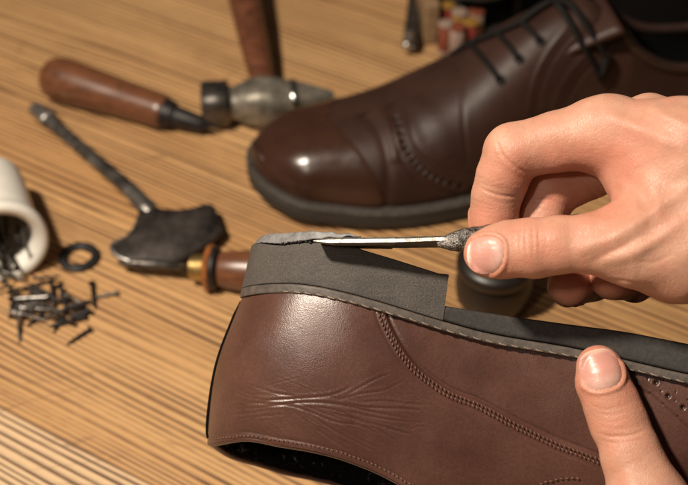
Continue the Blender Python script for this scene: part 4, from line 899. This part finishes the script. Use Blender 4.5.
    mesh_obj('pot_lid', *lathe(p + Z * .0225, p + Z, [(0, .0188), (.0006, .0202), (.0050, .0202), (.0070, .0190), (.0085, .0150), (.0088, .001)], 56), M['darkleather'], dk)
    # black apron heaped at the far right
    V_ = []; nx, ny = 90, 90; x0_, x1_, y0_, y1_ = .148, .46, .150, .58
    for i in range(nx):
        for j in range(ny):
            u, v = i / (nx - 1), j / (ny - 1); x, y = x0_ + (x1_ - x0_) * u + .014 * math.sin(v * 9) - .015 * v, y0_ + (y1_ - y0_) * v + .010 * math.sin(u * 11)
            e = min(u, v, 1 - v) ; h = .002 + .10 * float(ss(0, .22, u)) * float(ss(0, .12, v)) + min(1, e * 14) * (.010 + .012 * math.sin(x * 95 + y * 45 + 2 * math.sin(y * 20)) + .007 * noise.noise(Vector((x * 30, y * 30, 0))))
            V_.append((x, y, max(h, .0015)))
    F1 = grid_faces(nx, ny); n_ = len(V_); V2 = V_ + [(x, y, max(z - .0012, .0004)) for x, y, z in V_]
    bd = [(i * ny, (i + 1) * ny) for i in range(nx - 1)] + [((nx - 1) * ny + j, (nx - 1) * ny + j + 1) for j in range(ny - 1)] + [((i + 1) * ny + ny - 1, i * ny + ny - 1) for i in range(nx - 1)] + [(j + 1, j) for j in range(ny - 1)]
    o = mesh_obj('apron', V2, [tuple(f) for f in F1] + [tuple(n_ + i for i in f[::-1]) for f in F1] + [(b_, a_, a_ + n_, b_ + n_) for a_, b_ in bd], M['apron'], None)
    tag(o, 'black cloth apron in folds at the dark far right corner', 'apron')

# ================================================================== light and camera
def lights():
    w = bpy.data.worlds.new('World'); SC.world = w; w.use_nodes = True; bg = w.node_tree.nodes['Background']; bg.inputs[0].default_value = (1., .82, .66, 1); bg.inputs[1].default_value = AMB
    def area(name, direction, dist, size, power, col, at=(0, 0, .03)):
        l = bpy.data.lights.new(name, 'AREA'); l.shape = 'DISK'; l.size = size; l.energy = power; l.color = col
        o = bpy.data.objects.new(name, l); COL.objects.link(o); p = np.array(at) + nrm(direction) * dist; o.location = tuple(p)
        o.rotation_euler = Vector(tuple(nrm(np.array(at) - p))).to_track_quat('-Z', 'Y').to_euler()
    area('key_lamp', KEYDIR, .80, .075, KEYP, (1, .88, .73), (-.02, -.186, .167))
    area('second_lamp', SECDIR, 1.2, .09, SECP, (1, .88, .74))
def camera():
    c = bpy.data.cameras.new('camera'); o = bpy.data.objects.new('camera', c); COL.objects.link(o); SC.camera = o
    c.sensor_width = 36; c.lens = FPX / PW * 36; c.clip_start = .01; c.clip_end = 50
    o.location = tuple(CAM); o.rotation_euler = (math.pi / 2 - PITCH, 0, 0)
    c.dof.use_dof = True; c.dof.focus_distance = .487; c.dof.aperture_fstop = FSTOP
AMB = .042; KEYP = 12.2; SECP = 1.9; FSTOP = 11.
KEYDIR = np.array([-.47, -.13, .87]); SECDIR = np.array([-.34, -.62, .72])
import time as _t
_s = _t.time()
mats(); table(); tools(); print('tools', _t.time() - _s)
held_shoe(); print('shoe1', _t.time() - _s)
knife(); standing_shoe(); print('shoe2', _t.time() - _s)
right_hand(); print('rh', _t.time() - _s)
left_hand(); print('lh', _t.time() - _s)
lights(); camera()
SC.view_settings.view_transform = 'Standard'; SC.view_settings.look = 'None'; SC.view_settings.gamma = 1; SC.view_settings.exposure = 0
SC.cycles.use_adaptive_sampling = True; SC.cycles.use_denoising = True; SC.cycles.max_bounces = 6
